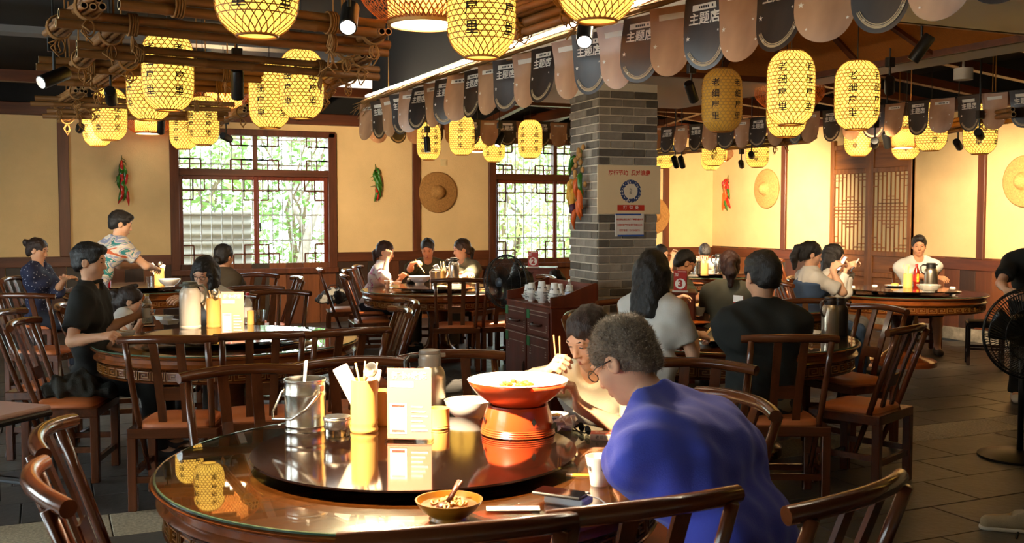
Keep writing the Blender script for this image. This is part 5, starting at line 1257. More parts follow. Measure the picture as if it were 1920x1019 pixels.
P[9] = person('woman in draped grey olive top seated looking sideways', (866, 468), 12.45, 214, hy=34, hp=12, male=False, hair='lowpony', hm=h_brown, top=c_greyol, topk='half', legs=c_khaki, hands=((852, 528, 11.7), (893, 524, 11.8)), seed=19, fold=.007)
P[10] = person('woman in cream blouse and grey vest eating with chopsticks', (1106, 634), 4.2, 214, hy=14, hp=26, male=False, hair='lowpony', hm=h_brown, top=c_cream, topk='half', bib=c_pale, bibcut=.03, legs=c_grey, hands=((1086, 764, 3.95), (1030, 700, 3.92)), curls=(1.0, .95), seed=20, dirs=((.15, -.25, .95), (.45, -.5, .5)), palms=((.5, -.9, 0), (-.3, -.8, -.4)), vox=.011, hints=((-.2, .8, -.6), (-.1, 1, -.25)))
P[11] = person('man in royal blue tee hunched over the table seen from behind', (1172, 676), 3.05, 306, hy=2, hp=34, hair='crew', hm=h_grey, top=c_blue, topk='tee', legs=c_dknavy, hands=((1165, 838, 3.62), (1262, 838, 3.55)), specs=m_frame, sl=.9, seed=21, vox=.010, fold=.007, wide=1.3, hints=((-.3, .25, -1), (.1, .5, -1)), skin_=m_skin3, lean_head=1.2, tl=.61, hsc=1.03)
P[12] = person('woman in white tee with long straight black hair seen from behind', (1225, 512), 6.05, 40, hy=8, hp=16, male=False, hair='long', top=c_white, topk='tee', legs=c_grey, hands=((1290, 560, 6.7), (1302, 628, 6.2)), sl=.68, seed=22, curls=(.5, .95), dirs=(None, (.8, .4, -.1)))
P[13] = person('broad man in black tee seen from behind', (1430, 520), 5.85, 352, hy=-6, hp=14, hair='short', top=c_char, topk='tee', legs=c_khaki, hands=((1395, 640, 6.5), (1470, 625, 6.6)), sl=.75, seed=23, wide=1.2, fold=.006, hsc=1.14, skin_=m_skin3)
P[14] = person('man in glasses and dark tee bowed behind the number three sign', (1284, 494), 9.75, 72, hy=8, hp=28, hair='crew', top=c_olive, topk='tee', legs=c_dknavy, hands=((1330, 560, 9.3), (1320, 565, 9.0)), specs=M('silver wire', 'B8B4AC', .3, metal=1), seed=24, skin_=m_skin2)
P[15] = person('woman with brown ponytail in grey olive tee seen from behind', (1368, 500), 8.45, 12, hy=-4, hp=6, male=False, hair='pony', hm=h_auburn, top=c_greytee, topk='tee', legs=c_dknavy, hands=((1340, 582, 8.8), (1400, 575, 8.9)), sl=.6, seed=25)
P[16] = person('person in beige bowed low over the corner table', (1321, 474), 15.1, 180, hp=55, hair='short', top=c_pale, topk='tee', legs=c_grey, seed=26)
P[17] = person('dark-haired woman beside the brick pillar eating in the corner', (1240, 476), 14.9, 95, hy=40, hp=12, male=False, hair='bob', top=c_greytee, topk='tee', legs=c_grey, hands=((1262, 482, 14.8), (1275, 510, 14.7)), seed=27)
P[18] = person('woman with ponytail in white tee and denim overalls using phone', (1520, 478), 9.9, 88, hy=2, hp=14, male=False, hair='pony', top=c_white, topk='tee', legs=c_denim, bib=c_denim, hands=((1568, 503, 10.1), (1560, 506, 9.75)), curls=(.9, .9), sl=.8, seed=28, wide=1.15, dirs=((.6, 0, .6), (.6, 0, .6)))
P[19] = person('woman with long dark hair in white blouse using phone', (1563, 482), 10.45, 112, hy=0, hp=16, male=False, hair='bob', top=c_white, topk='long', legs=c_grey, hands=((1592, 506, 10.3), (1584, 508, 10.15)), curls=(.8, .8), seed=29, dirs=((.5, .2, .6), (.5, .2, .6)))
P[20] = person('man in white tee facing the room before the lattice doors', (1723, 462), 12.15, 188, hy=10, hp=4, hair='short', hm=h_black, top=c_white, topk='tee', legs=c_black, legk='shorts', hands=((1700, 530, 11.65), (1775, 527, 11.65)), seed=30, skin_=m_skin2, wide=1.08, sl=.8)
P[21] = person('standing person in black tee beside the large fan', (1945, 446), 8.4, 205, hp=8, hair='short', top=c_black, topk='tee', legs=c_black, hands=((1935, 552, 8.25), (1888, 545, 8.2)), stand=True, hz=.87, seed=31, sl=.7, shoes='D8D0C4', hints=(None, (-.6, .6, -.5)))

for k, nm in ((1, 'the woman in navy dots'), (5, 'the woman in round glasses'), (7, 'the woman in the floral blouse'), (8, 'the man in olive'), (9, 'the woman in draped grey'), (14, 'the man behind the number three sign'), (16, 'the person bowed at the corner table'), (17, 'the woman by the brick pillar'), (18, 'the woman in denim overalls'), (19, 'the woman in white blouse'), (20, 'the man in white before lattice doors'), (4, 'the little girl')):
    q = P[k]; d = q['F']; put_chair((q['H'][0] + d[0] * .02, q['H'][1] + d[1] * .02, 0), math.degrees(math.atan2(Vector(d).dot(RT), Vector(d).dot(FW))), CW + 'under ' + nm)
for k, nm, an in ((6, 'the woman in brown by the window', 30), (10, 'the woman in cream eating', 214), (12, 'the long-haired woman in white', 40), (15, 'the woman with brown ponytail', 12)):
    q = P[k]; make_stool('dark wooden stool under ' + nm, (q['H'][0], q['H'][1], 0), an, h=.44)
# ---------------------------------------------------------------- table ware
m_glassc = glassy('clear tumbler glass', (.97, .98, .97), 1.5); m_food = M('noodle food', 'D9A04A', .6, var=.5, scale=40, bump=.6, bscale=60); m_soup = M('sauce', '9A5A22', .3, var=.4, scale=30)
def put(px, py, z): p = onz(px, py, z); return (p.x, p.y, z)
def bowl_prof(r, h, foot, t=.004): return [(0, 0.006), (foot * .9, .006), (foot, 0), (foot * 1.06, 0), (foot * 1.0, h * .16), (r * .78, h * .45), (r * .95, h * .82), (r, h), (r - t, h), (r * .92 - t, h * .8), (r * .72, h * .46), (foot * .8, h * .25), (0, h * .22)]
def bowl(loc, r, h, foot, label, m=None, food=None, inner=None, text=None, band=None):
    t = thing('bowl', label, 'bowl', loc, R_.uniform(0, 6)); pr = bowl_prof(r, h, foot); MB().lathe(pr[:8], 40, cap=False).build('outer_wall', m or m_china, t, angle=50); MB().lathe(pr[7:], 40, cap=False).build('inner_wall', inner or m_china, t, angle=50)
    if food:
        b = MB(); rr = random.Random(int(r * 1e4))
        b.lathe([(r * .84, h * .72), (r * .5, h * .80), (0, h * .84)], 24, cap=False)
        b.build('soup', m_soup if food == 2 else m_food, t, True)
        n = MB()
        for k in range(16): a = rr.uniform(0, 6.3); q = r * .62 * sqrt(rr.random()); n.tube([(q * cos(a) + r * .14 * sin(3 * s + k), q * sin(a) + r * .14 * cos(2.3 * s + k), h * (.82 + .10 * sin(s * 2 + k) ** 2)) for s in np.linspace(0, 2.4, 9)], .0035, 5)
        n.build('noodles', M('noodle strand', 'E8B860', .5), t, True)
    if text:
        me = text_mesh('老细屋里', r * .17, m_ink, bold=.0002); vv = [v.co[:] for v in me.vertices]; ff = [tuple(p.vertices) for p in me.polygons]; b = MB()
        for o in range(4): b.add([((r * .965 + .0015) * cos(o * pi / 2 + x / r), (r * .965 + .0015) * sin(o * pi / 2 + x / r), h * .78 + y) for x, y, _ in vv], ff)
        b.build('lettering', m_ink, t)
    return t
def cup(loc, label, r=.042, h=.075, inv=False, text=True):
    t = thing('cup', label, 'cup', loc, R_.uniform(0, 6)); pr = [(0, .004), (r * .55, .004), (r * .62, 0), (r * .66, .004), (r * .72, h * .3), (r * .86, h * .62), (r * 1.0, h * .92), (r * 1.02, h), (r * .97, h), (r * .82, h * .6), (r * .6, h * .12), (0, h * .1)]
    if inv: pr = [(q, h - z) for q, z in pr][::-1]
    MB().lathe(pr, 32).build('body', m_china, t, angle=50)
    if text:
        me = text_mesh('老细屋里', .014, m_ink, bold=.0003); vv = [v.co[:] for v in me.vertices]; ff = [tuple(p.vertices) for p in me.polygons]; b = MB(); zz = h * .62 if not inv else h * .36
        for o in range(3): b.add([((r * .885 + .002) * cos(o * 2.1 + x / r), (r * .885 + .002) * sin(o * 2.1 + x / r), zz + y) for x, y, _ in vv], ff)
        b.build('lettering', m_ink, t)
    return t
def bamboo_cup(loc, r, h, label, sticks_=0, spoon=False, packet=False, seed=1):
    t = thing('chopstick_holder', label, 'holder', loc, R_.uniform(0, 6)); rr = random.Random(seed)
    MB().lathe([(0, 0), (r * .98, 0), (r * 1.02, .004), (r * 1.02, h * .06), (r * .96, h * .12), (r, h * .16), (r * .97, h * .2), (r * .98, h), (r * .86, h), (r * .84, h * .1), (0, h * .1)], 32).build('body', m_bamboo, t, angle=45)
    lift = h * .1 + .005
    for k in range(sticks_):
        a = rr.uniform(0, 6.3); q = r * .4 * rr.random(); L_ = .235; tx, ty = rr.uniform(-.22, .22), rr.uniform(-.2, .2); a0 = Vector((q * cos(a) - tx * .06, q * sin(a) - ty * .06, lift)); d = Vector((tx, ty, 1)).normalized(); s = thing('chopstick', 'wooden chopstick standing in the ' + label, 'chopstick', (loc[0], loc[1], loc[2]), 0, 'chopsticks in the ' + label); MB().tube([a0, a0 + d * L_], [.0028, .0036], 6).build('shaft', M('chopstick wood', 'D9B070', .5), s, True)
    if spoon:
        s = thing('ladle', 'steel ladle standing in the ' + label, 'ladle', loc, rz(60)); MB().tube([(0, 0, lift), (.02, 0, h), (.055, 0, h * 1.18)], .0035, 6).build('handle', m_steel2, s, True)
        b = MB(); b.lathe([(0, -.016), (.015, -.013), (.026, -.004), (.029, .006), (.027, .006), (.014, -.010), (0, -.013)], 20); o = b.build('bowl', m_steel2, s, True, loc=(.07, 0, h * 1.22), rot=(0.9, .9, 0))
    if packet:
        s = thing('paper_packet', 'white paper tissue packet leaning in the ' + label, 'packet', loc, rz(-4)); b = MB(); b.bbox(-.028, -.008, 0, .028, .008, .15, .003); o = b.build('sleeve', m_whiteprint, s, loc=(-.02, 0, h * .55), rot=(.1, -.45, 0)); MB().bbox(-.03, -.004, 0, .03, .004, .11, .003).build('napkin', m_china, s, loc=(.015, .01, h * .62), rot=(-.1, .18, 0))
    return t
def thermos(loc, r, h, label, m, cap=m_dkgrey, ha=90, shoulder=.70):
    t = thing('thermos', label, 'thermos', loc, rz(ha)); H = h
    MB().lathe([(0, 0), (r * .96, 0), (r, .006), (r * 1.0, .02), (r * .985, .022), (r, .025), (r, H * (shoulder - .06)), (r * .97, H * shoulder), (r * .86, H * (shoulder + .06)), (r * .68, H * (shoulder + .11)), (r * .66, H * (shoulder + .12)), (0, H * (shoulder + .12))], 40).build('body', m, t, angle=40)
    c = MB(); c.lathe([(r * .70, H * (shoulder + .11)), (r * .72, H * .87), (r * .70, H * .93), (r * .66, H * .94), (r * .68, H * .95), (r * .66, H * .99), (r * .5, H), (0, H)], 32, cap=False); c.prism([(-.012, r * .6), (.012, r * .6), (.004, r * 1.0), (-.004, r * 1.0)], H * .89, H * .94); c.build('lid', cap, t, angle=40)
    MB().tube([(0, -r * .62, H * .90), (0, -r * 1.25, H * .92), (0, -r * 1.55, H * .84), (0, -r * 1.5, H * .66), (0, -r * 1.25, H * .56), (0, -r * .95, H * .52)], [.010, .011, .010, .009, .008, .006], 8, flat=.8).build('handle', cap if cap != m_dkgrey else m_blackpl, t, True)
    return t
def menu_card(loc, w, h, a, label):
    t = thing('menu_stand', label, 'menu card', loc, rz(a)); bw = .05
    MB().bbox(-w / 2 - .004, -.028, 0, w / 2 + .004, .028, .012, .002).build('base', glassy('clear acrylic', (.96, .97, .97), 1.5), t)
    cd_ = MB().box(-w / 2, -.002, .010, w / 2, .002, h).build('card', M('menu card red', 'D9836A', .5), t)
    def pr(x0, z0, x1, z1, m): MB().box(x0 * w, -.0032, z0 * h, x1 * w, -.0024, z1 * h).build('print_block', m, cd_)
    pr(-.44, .10, -.06, .52, m_whiteprint); pr(-.40, .47, -.10, .50, m_redprint); pr(-.40, .12, -.10, .16, m_redprint); pr(-.44, .74, .10, .82, m_whiteprint)
    for k in range(6): pr(.04, .14 + k * .065, .42 - .06 * (k % 3), .16 + k * .065, m_whiteprint)
    text_on('打卡+收藏', w * .17, m_whiteprint, cd_, (0, -.0034, h * .895), (pi / 2, 0, 0), bold=.001)
    return t
def bottle(loc, r, h, label, m, capm, labm=None, tx=None):
    t = thing('bottle', label, 'bottle', loc, rz(0)); MB().lathe([(0, .002), (r * .9, 0), (r, .008), (r, h * .55), (r * .96, h * .66), (r * .55, h * .80), (r * .38, h * .86), (r * .38, h * .93), (0, h * .93)], 28).build('body', m, t, angle=50); MB().lathe([(0, h * .92), (r * .44, h * .92), (r * .44, h), (0, h)], 20).build('cap', capm, t, angle=40)
    if labm: l_ = MB().lathe([(r + .0008, h * .2), (r + .0008, h * .52)], 28, cap=False).build('wrap_label', labm, t, True)
    if tx: text_on(tx, r * .85, M('yellow print', 'F0C83C', .6), t, (0, -r - .002, h * .36), (pi / 2, 0, 0), vertical=True, bold=.001)
    return t
# bucket table
A_ = SZ
lc = put(573, 818, A_); t = thing('steel_bucket', 'steel bucket with swing handle and ladle standing on the turntable', 'bucket', lc, rz(35)); r, h = .072, .205
MB().lathe([(0, 0), (r, 0), (r, .02), (r * 1.02, .023), (r, .026), (r, .04), (r * 1.02, .043), (r, .046), (r, .145), (r * 1.03, .150), (r * 1.03, .158), (r, .162), (r, .196), (r * 1.05, .200), (r * 1.05, .206), (r * .98, .206), (r * .96, .06), (0, .06)], 44).build('body', m_steel, t, angle=35)
MB().tube([(-r * 1.05, 0, .178), (-r * 1.25, -.03, .150), (-r * 1.2, -.075, .088), (-r * .7, -.105, .072), (r * .6, -.105, .082), (r * 1.15, -.075, .115), (r * 1.25, -.03, .155), (r * 1.05, 0, .178)], .0055, 8).build('swing_handle', m_steel, t, True)
for s in (-1, 1): MB().bbox(s * r * 1.08 - .008, -.01, .168, s * r * 1.08 + .008, .01, .19, .002).build('bracket', m_steel2, t)
s = thing('ladle', 'white rice ladle sticking out of the steel bucket', 'ladle', lc, rz(60)); b = MB(); b.tube([(-.01, .0, .06), (-.035, .01, .19), (-.075, .03, .255)], [.009, .010, .013], 8, flat=.5); b.build('handle', m_china, s, True); MB().ball((-.003, 0, .075), (.03, .02, .015)).build('scoop', m_china, s, True)
for k in (0, 1):
    t = thing('steel_tin', ('lower' if k == 0 else 'upper') + ' of two small stacked steel tins beside the bucket', 'tin', put(632, 803, A_ + k * .042), 0, 'stacked steel tins'); r = .046
    MB().lathe([(0, 0), (r * .97, 0), (r, .004), (r, .026), (r * 1.05, .028), (r * 1.05, .040), (r * 1.02, .042), (0, .042)], 36).build('body', m_steel, t, angle=35); MB().lathe([(r * 1.04, .029), (r * 1.07, .031), (r * 1.07, .034), (r * 1.04, .036)], 36, cap=False).build('lid_rim', m_steel2, t, True)
bamboo_cup(put(683, 809, A_), .05, .19, 'tall bamboo holder with packets beside the bucket', 3, True, True, 5)
bamboo_cup(put(718, 796, A_), .04, .13, 'shorter bamboo cup behind the tall bamboo holder', 0, False, False, 6)
menu_card(put(768, 828, A_), .155, .255, 5, 'pink menu card in clear stand between bamboo holder and brazier')
bamboo_cup(put(822, 803, A_), .042, .075, 'low bamboo pot behind the menu card', 0)
thermos(put(806, 788, TZ), .064, .285, 'steel thermos with grey lid behind the menu card', m_steel2, m_dkgrey, 75, .66)
bowl(put(880, 792, TZ), .100, .09, .045, 'large white china bowl beside the orange brazier', food=None)
# brazier and pan
lc = put(971, 812, A_); m_terra = M('orange glazed clay', 'B8401A', .28, coat=.4); m_terra2 = M('orange pan glaze', 'C04A22', .25, coat=.4)
t = thing('clay_brazier', 'orange ribbed clay brazier with diamond holes under the wide pan', 'brazier', lc, rz(20)); pr = [(0, 0), (.128, 0)]
for k in range(13): z = .004 + k * .0075; rr_ = .132 - .022 * (k / 12) ** 1.4; pr += [(rr_ + .0025, z), (rr_ - .0005, z + .0045)]
pr += [(.108, .105), (.100, .105), (.10, .02), (0, .02)]
MB().lathe(pr, 56).build('body', m_terra, t, angle=60)
for k in range(8):  # holes and slots are flat black faces painted as inner shade
    a = 2 * pi * k / 8; q = .134 - .006
    if k % 2: MB().add([Vector((cos(a) * q, sin(a) * q, .06)) + Vector((-sin(a) * x, cos(a) * x, z)) for x, z in ((-.010, 0), (0, -.016), (.010, 0), (0, .016))], [(0, 1, 2, 3)], Matrix.Translation((cos(a) * .0035, sin(a) * .0035, 0))).build('diamond_hole_shade', m_ink, t)
    elif k in (4, 0): MB().add([Vector((cos(a) * .1365, sin(a) * .1365, .034)) + Vector((-sin(a) * x, cos(a) * x, z)) for x, z in ((-.03, -.008), (.03, -.008), (.03, .008), (.0, .014), (-.03, .008))], [(0, 1, 2, 3, 4)]).build('draught_slot_shade', m_ink, t)
pl = (lc[0], lc[1], A_ + .103); t = thing('serving_pan', 'wide orange pan with white inside resting on the brazier', 'pan', pl, rz(20)); r, h = .182, .092
MB().lathe([(0, 0), (.09, 0), (.10, .006), (.15, .045), (.176, .078), (r, h)], 56, cap=False).build('outer_wall', m_terra2, t, angle=50); MB().lathe([(r, h), (r - .006, h + .002), (r - .012, h - .006), (.14, .05), (.09, .016), (0, .012)], 56, cap=False).build('inner_wall', m_china, t, angle=50)
for s in (0, pi): MB().lathe([(.176, .072), (.196, .076), (.198, .084), (.180, .088)], 12, a0=s - .35 - .6, a1=s + .35 - .6, cap=False).build('handle', m_terra2, t, True)
b = MB(); b.lathe([(.13, .052), (.07, .062), (0, .066)], 28, cap=False); b.build('stew', M('creamy stew', 'E8D8B0', .4, var=.3, scale=25), t, True)
b = MB(); rr = random.Random(4)
for k in range(26): a = rr.uniform(0, 6.3); q = .06 * sqrt(rr.random()); b.ball((q * cos(a), q * sin(a), .07 + rr.random() * .016), (.012, .008, .006), 8, 5)
b.build('fried_pieces', M('fried food', 'C98A2E', .5, var=.4, scale=50), t, True)['kind'] = 'stuff'
bowl(put(1040, 800, TZ), .056, .05, .025, 'small white bowl with noodles beside the brazier', food=1, text=True)
b = MB(); rr = random.Random(9); b.ball((0, 0, .028), (.05, .035, .028), 14, 10); b.v = [(x * (1 + .35 * sin(z * 190 + y * 90)), y * (1 + .35 * sin(x * 160 + 2)), max(0, z + .012 * sin(x * 210) * cos(y * 170))) for x, y, z in b.v]
tag(b.build('crumpled_tissue', m_china, loc=put(1062, 808, TZ), rot=.4), 'crumpled white tissue beside the small noodle bowl', 'tissue')
t = thing('cigarette_box', 'red and cream cigarette box lying beside the blue-shirted man', 'box', put(1133, 824, TZ), rz(8)); MB().bbox(-.05, -.03, 0, .05, .03, .024, .002).build('carton', M('cream carton', 'E6D6BC', .5), t); MB().box(-.0495, -.0295, .0235, .0495, .0295, .0248).build('top_print', M('carton red', 'C2452C', .5), t); text_on('老细屋里', .016, m_ink, t, (0, -.0306, .011), (pi / 2, 0, 0)); text_on('老细屋里', .018, m_whiteprint, t, (0, 0, .0252), (0, 0, 0))
cup(put(1124, 910, TZ), 'white china cup beside the blue-shirted man', .043, .09)
bowl(put(1172, 866, TZ), .055, .045, .025, 'small white bowl half hidden by the blue-shirted man', text=True)
t = thing('power_bank', 'white power bank under the black phone', 'power bank', put(1066, 944, TZ), rz(-62)); MB().bbox(-.036, -.062, 0, .036, .062, .024, .005).build('case', M('white plastic', 'D8DCE0', .35), t)
pb = put(1066, 944, TZ); t = thing('phone', 'black phone lying on the white power bank', 'phone', (pb[0] - RT.x * .022 + .0, pb[1] - RT.y * .022, TZ + .024), rz(-62)); MB().bbox(-.037, -.076, 0, .037, .076, .009, .003).build('case', M('phone frame', '4A4036', .4), t); MB().box(-.034, -.073, .0088, .034, .073, .0096).build('screen', M('phone glass', '0B0B0C', .05, coat=1), t)
q = Vector(pb) + hdir(-62) * 0
b = MB(); b.tube([Vector(pb) + RT * .05 + FW * -.02 + Vector((0, 0, .03)), Vector(pb) + RT * .085 - FW * .035 + Vector((0, 0, .022)), Vector(pb) + RT * .12 - FW * .07 + Vector((0, 0, .004)), Vector(pb) + RT * .14 - FW * .12 + Vector((0, 0, .004))], .0022, 6); tag(b.build('charging_cable', m_china, None, True), 'white charging cable running from the phone', 'cable')
pc = onz(962, 954, TZ + .001); o = MB().box(-.075, -.022, 0, .075, .022, .0015).build('paper_slip', m_whiteprint, loc=(pc.x, pc.y, TZ), rot=rz(-2)); tag(o, 'white paper slip lying beside the mustard bowl', 'paper')
bowl(put(842, 972, TZ), .092, .052, .052, 'mustard bowl of sauce with spoon at the table edge', M('mustard glaze', 'A8701E', .3, coat=.3), 2, M('mustard glaze', 'A8701E', .3))
p = put(842, 972, TZ); t = thing('soup_spoon', 'brown china spoon resting in the mustard bowl', 'spoon', (p[0], p[1], TZ + .035), rz(15)); b = MB(); b.tube([(0, -.02, .008), (.004, .03, .03), (.012, .062, .052)], [.010, .008, .011], 8, flat=.45); b.build('handle', M('brown glaze', '6A3414', .3), t, True); MB().ball((-.004, -.034, .006), (.02, .03, .010)).build('scoop', M('brown glaze', '6A3414', .3), t, True)
t = thing('sachet', 'yellow seasoning sachet lying beside the white cup', 'sachet', put(1085, 892, TZ), rz(95)); MB().bbox(-.012, -.04, 0, .012, .04, .003, .001).build('foil', M('sachet foil', 'C98A2A', .35), t); MB().box(-.012, -.04, .0028, .012, -.02, .0033).build('seal', m_whiteprint, t)
t = thing('sunglasses', 'dark folded sunglasses beside the cigarette box', 'sunglasses', put(1096, 813, TZ), rz(70)); b = MB()
for s in (-1, 1): b.ball((s * .03, 0, .018), (.026, .006, .018), 12, 8)
b.tube([(-.01, 0, .024), (.01, 0, .024)], .003, 6); b.build('lenses', m_ink, t, True); b = MB(); [b.tube([(s * .055, 0, .022), (s * .05, -.02, .012), (-s * .04, -.03, .006)], .003, 6) for s in (-1, 1)]; b.build('temples', m_ink, t, True)
W10 = P[10]['W'][1] + P[10]['HD'][1][0] * .07; pa = Vector(W10); sticks([(pa + Vector((0, 0, .11)) + RT * -.0, pa - Vector((0, 0, .10)) + RT * .02), (pa + Vector((0, 0, .105)) + RT * .022, pa - Vector((0, 0, .10)) + RT * .028)], 'wooden chopstick held by the woman in cream')
# table of the man in black polo
thermos(put(357, 616, A_), .072, .325, 'tall cream thermos with grey lid beside the bamboo holder', M('cream enamel', 'E8D8C4', .3, coat=.3), M('olive grey lid', '5A5648', .35), 268, .76)
bamboo_cup(put(401, 614, A_), .05, .205, 'bamboo holder with chopsticks beside the cream thermos', 6, True, True, 8)
menu_card(put(437, 632, A_), .148, .29, 3, 'orange menu card in clear stand beside the red-capped bottle')
bottle(put(465, 606, A_), .032, .22, 'clear plastic bottle with red cap beside the orange menu card', glassy('clear plastic', (.95, .96, .95), 1.4, body='DDD8CC', bodyfac=.25), M('red cap', 'C8281E', .4), m_whiteprint)
bamboo_cup(put(470, 609, A_), .025, .10, 'slim bamboo cup below the red-capped bottle')
def tumbler(loc, r, h, label, m=None): t = thing('tumbler', label, 'glass', loc); MB().lathe([(0, 0), (r * .75, 0), (r, h), (r * .95, h), (r * .7, .006), (0, .006)], 24).build('wall', m or m_glassc, t, angle=40); return t
tumbler(put(487, 604, A_), .045, .085, 'clear flared tumbler beside the slim bamboo cup')
cup(put(241, 618, TZ), 'white cup in front of the man in black polo', .044, .06)
bowl(put(232, 636, TZ), .075, .05, .03, 'white bowl with wooden stick before the man in black polo')
q = Vector(put(232, 636, TZ)); sticks([(q + Vector((0, 0, .05)) - RT * .05 + FW * .05, q + Vector((0, 0, .052)) + RT * .06 - FW * .06)], 'wooden chopstick lying across the white bowl')
t = thing('phone', 'dark phone lying beside the white cup at the glass bottle', 'phone', put(271, 613, TZ), rz(70)); MB().bbox(-.037, -.076, 0, .037, .076, .009, .003).build('case', m_ink, t); MB().box(-.034, -.073, .0088, .034, .073, .0096).build('screen', M('phone glass', '0B0B0C', .05), t)
bp_ = tuple(at(276, 606, 7.1)); bottle(bp_, .034, .20, 'clear soda bottle with round label in the hand of the man in black', glassy('soda glass', (.93, .96, .92), 1.5, body='CFD2C0', bodyfac=.3), M('gold cap', 'B8A060', .3, metal=1), m_whiteprint)
for k, (px, py) in enumerate(((308, 600), (318, 608))):
    t = thing('food_tray', 'white paper tray with chopsticks on top before the woman in glasses' if k == 0 else 'white paper tray next to the dark turntable rim', 'tray', put(px, py, TZ), rz(80)); MB().lathe([(0, 0), (.06, 0), (.075, .032), (.072, .032), (.058, .004), (0, .004)], 4, sx=1.2).build('shell', m_china, t)
q = Vector(put(306, 600, TZ)); sticks([(q + Vector((0, 0, .036)) - RT * .12, q + Vector((0, 0, .036)) + RT * .12)], 'wooden chopstick lying on the white paper tray')
# table beside the standing woman
bowl(put(318, 538, A_), .118, .085, .05, 'patterned white bowl heaped with yellow noodles near the window', food=1)
bamboo_cup(put(299, 536, A_), .055, .20, 'bamboo holder beside the heaped noodle bowl', 0, True, True, 12)
tumbler(put(281, 540, A_), .04, .12, 'clear tumbler beside the heaped noodle bowl')
bottle(put(200, 538, A_), .045, .17, 'dark red canister beside the standing woman', M('dark red plastic', '8A1420', .3), M('dark red plastic', '8A1420', .3))
thermos(put(170, 535, A_), .06, .27, 'steel thermos with dark lid behind the woman in navy dots', m_steel2, m_blackpl, 270)
# three diners' table
bowl(put(787, 533, A_), .125, .09, .05, 'wide pale bowl before the man in olive tee')
t = thing('steel_tin', 'steel canister beside the wide pale bowl', 'tin', put(816, 536, A_)); MB().lathe([(0, 0), (.058, 0), (.06, .01), (.06, .14), (.063, .145), (.063, .16), (0, .16)], 32).build('body', m_steel, t, angle=35); MB().tube([(-.058, 0, .15), (-.05, -.04, .185), (.05, -.04, .185), (.058, 0, .15)], .005, 6).build('swing_handle', m_steel, t, True)
bamboo_cup(put(830, 533, A_), .04, .15, 'bamboo holder between steel canister and tall thermos', 5, False, True, 14)
thermos(put(851, 533, A_), .062, .30, 'steel thermos with black lid on the three diners table', m_steel, m_blackpl, 95, .74)
bowl(put(855, 542, A_), .10, .045, .06, 'clear glass bowl in front of the tall thermos', glassy('bowl glass', (.95, .96, .95), 1.5, body='E8E4DA', bodyfac=.25), None, glassy('bowl glass', (.95, .96, .95), 1.5))
cup(put(727, 541, TZ), 'white cup stacked before the woman in pink', .04, .085)
bowl(put(744, 536, TZ), .06, .045, .03, 'small white bowl behind the cup near the pink blouse')
for k, (px, py, rr_) in enumerate(((884, 535, .09), (906, 538, .07), (827, 540, .085))): t = thing('plate', ['white plate before the woman in grey', 'small white plate under the arm of the woman in grey', 'shallow yellow dish beside the glass bowl'][k], 'plate', put(px, py, TZ if k < 2 else A_)); MB().lathe([(0, .003), (rr_ * .6, 0), (rr_, .016), (rr_ * .97, .018), (rr_ * .55, .006), (0, .006)], 32).build('disc', m_china if k < 2 else M('yellow glaze', 'C9A040', .4), t, angle=50); MB().ball((0, 0, .014), (rr_ * .55, rr_ * .5, .014), 12, 6).build('food', m_food, t, True)
t = thing('salt_shaker_tray', 'dark little caddy with jars before the wide pale bowl', 'caddy', put(769, 532, A_)); MB().bbox(-.04, -.025, 0, .04, .025, .03, .003).build('tray', m_ink, t)
for s in (-1, 1): MB().lathe([(0, 0), (.014, 0), (.014, .03), (.01, .036), (0, .036)], 14, c=(s * .02, 0, .026)).build('jar', m_steel, t, True)
W8 = Vector(P[8]['W'][1] + P[8]['HD'][1][0] * .07); q = Vector(put(792, 512, A_)); tgt = Vector(at(796, 512, 11.6)); sticks([(W8 - (tgt - W8).normalized() * .08, tgt), (W8 - (tgt - W8).normalized() * .08 + Vector((0, 0, .012)), tgt + Vector((0, 0, .006)))], 'wooden chopstick held by the man in olive')
# thermos table of the man in black
thermos(put(1556, 634, TZ), .058, .275, 'satin steel thermos with dark lid at the edge of the black-tee table', m_steel2, M('brown black lid', '2A201C', .35), 60, .70)
thermos(put(1574, 630, TZ), .055, .26, 'dark steel thermos tucked behind the satin one', M('dark steel', '4A4440', .35, metal=1), M('brown black lid', '2A201C', .35), 75, .70)
t = thing('oval_dish', 'glossy brown oval dish before the long-haired woman', 'dish', put(1301, 612, A_), rz(85)); MB().lathe([(0, .004), (.07, 0), (.12, .028), (.117, .03), (.066, .008), (0, .008)], 36, sx=.62).build('shell', M('brown dish glaze', '7A3A12', .15, coat=.6), t, angle=50); MB().ball((0, 0, .012), (.05, .07, .010), 12, 6).build('sauce', m_soup, t, True)
bowl(put(1290, 630, TZ), .055, .045, .028, 'small white bowl before the long-haired woman'); bowl(put(1320, 645, TZ), .05, .03, .03, 'white saucer bowl under the chopsticks of the long-haired woman')
W12 = Vector(P[12]['W'][1] + P[12]['HD'][1][0] * .08); e = Vector(at(1345, 603, 6.6)); sticks([(W12, e), (W12 + Vector((0, 0, .008)), e + Vector((0, 0, .018)))], 'wooden chopstick held by the long-haired woman')
t = thing('menu_stand', 'small red and white card beside the broad man in black', 'menu card', put(1384, 606, A_), rz(60)); MB().bbox(-.05, -.002, .0, .05, .002, .20, .001).build('card', M('sign red', 'A5241C', .4), t); MB().box(-.05, -.0035, .15, .05, -.002, .2).build('header', m_whiteprint, t)
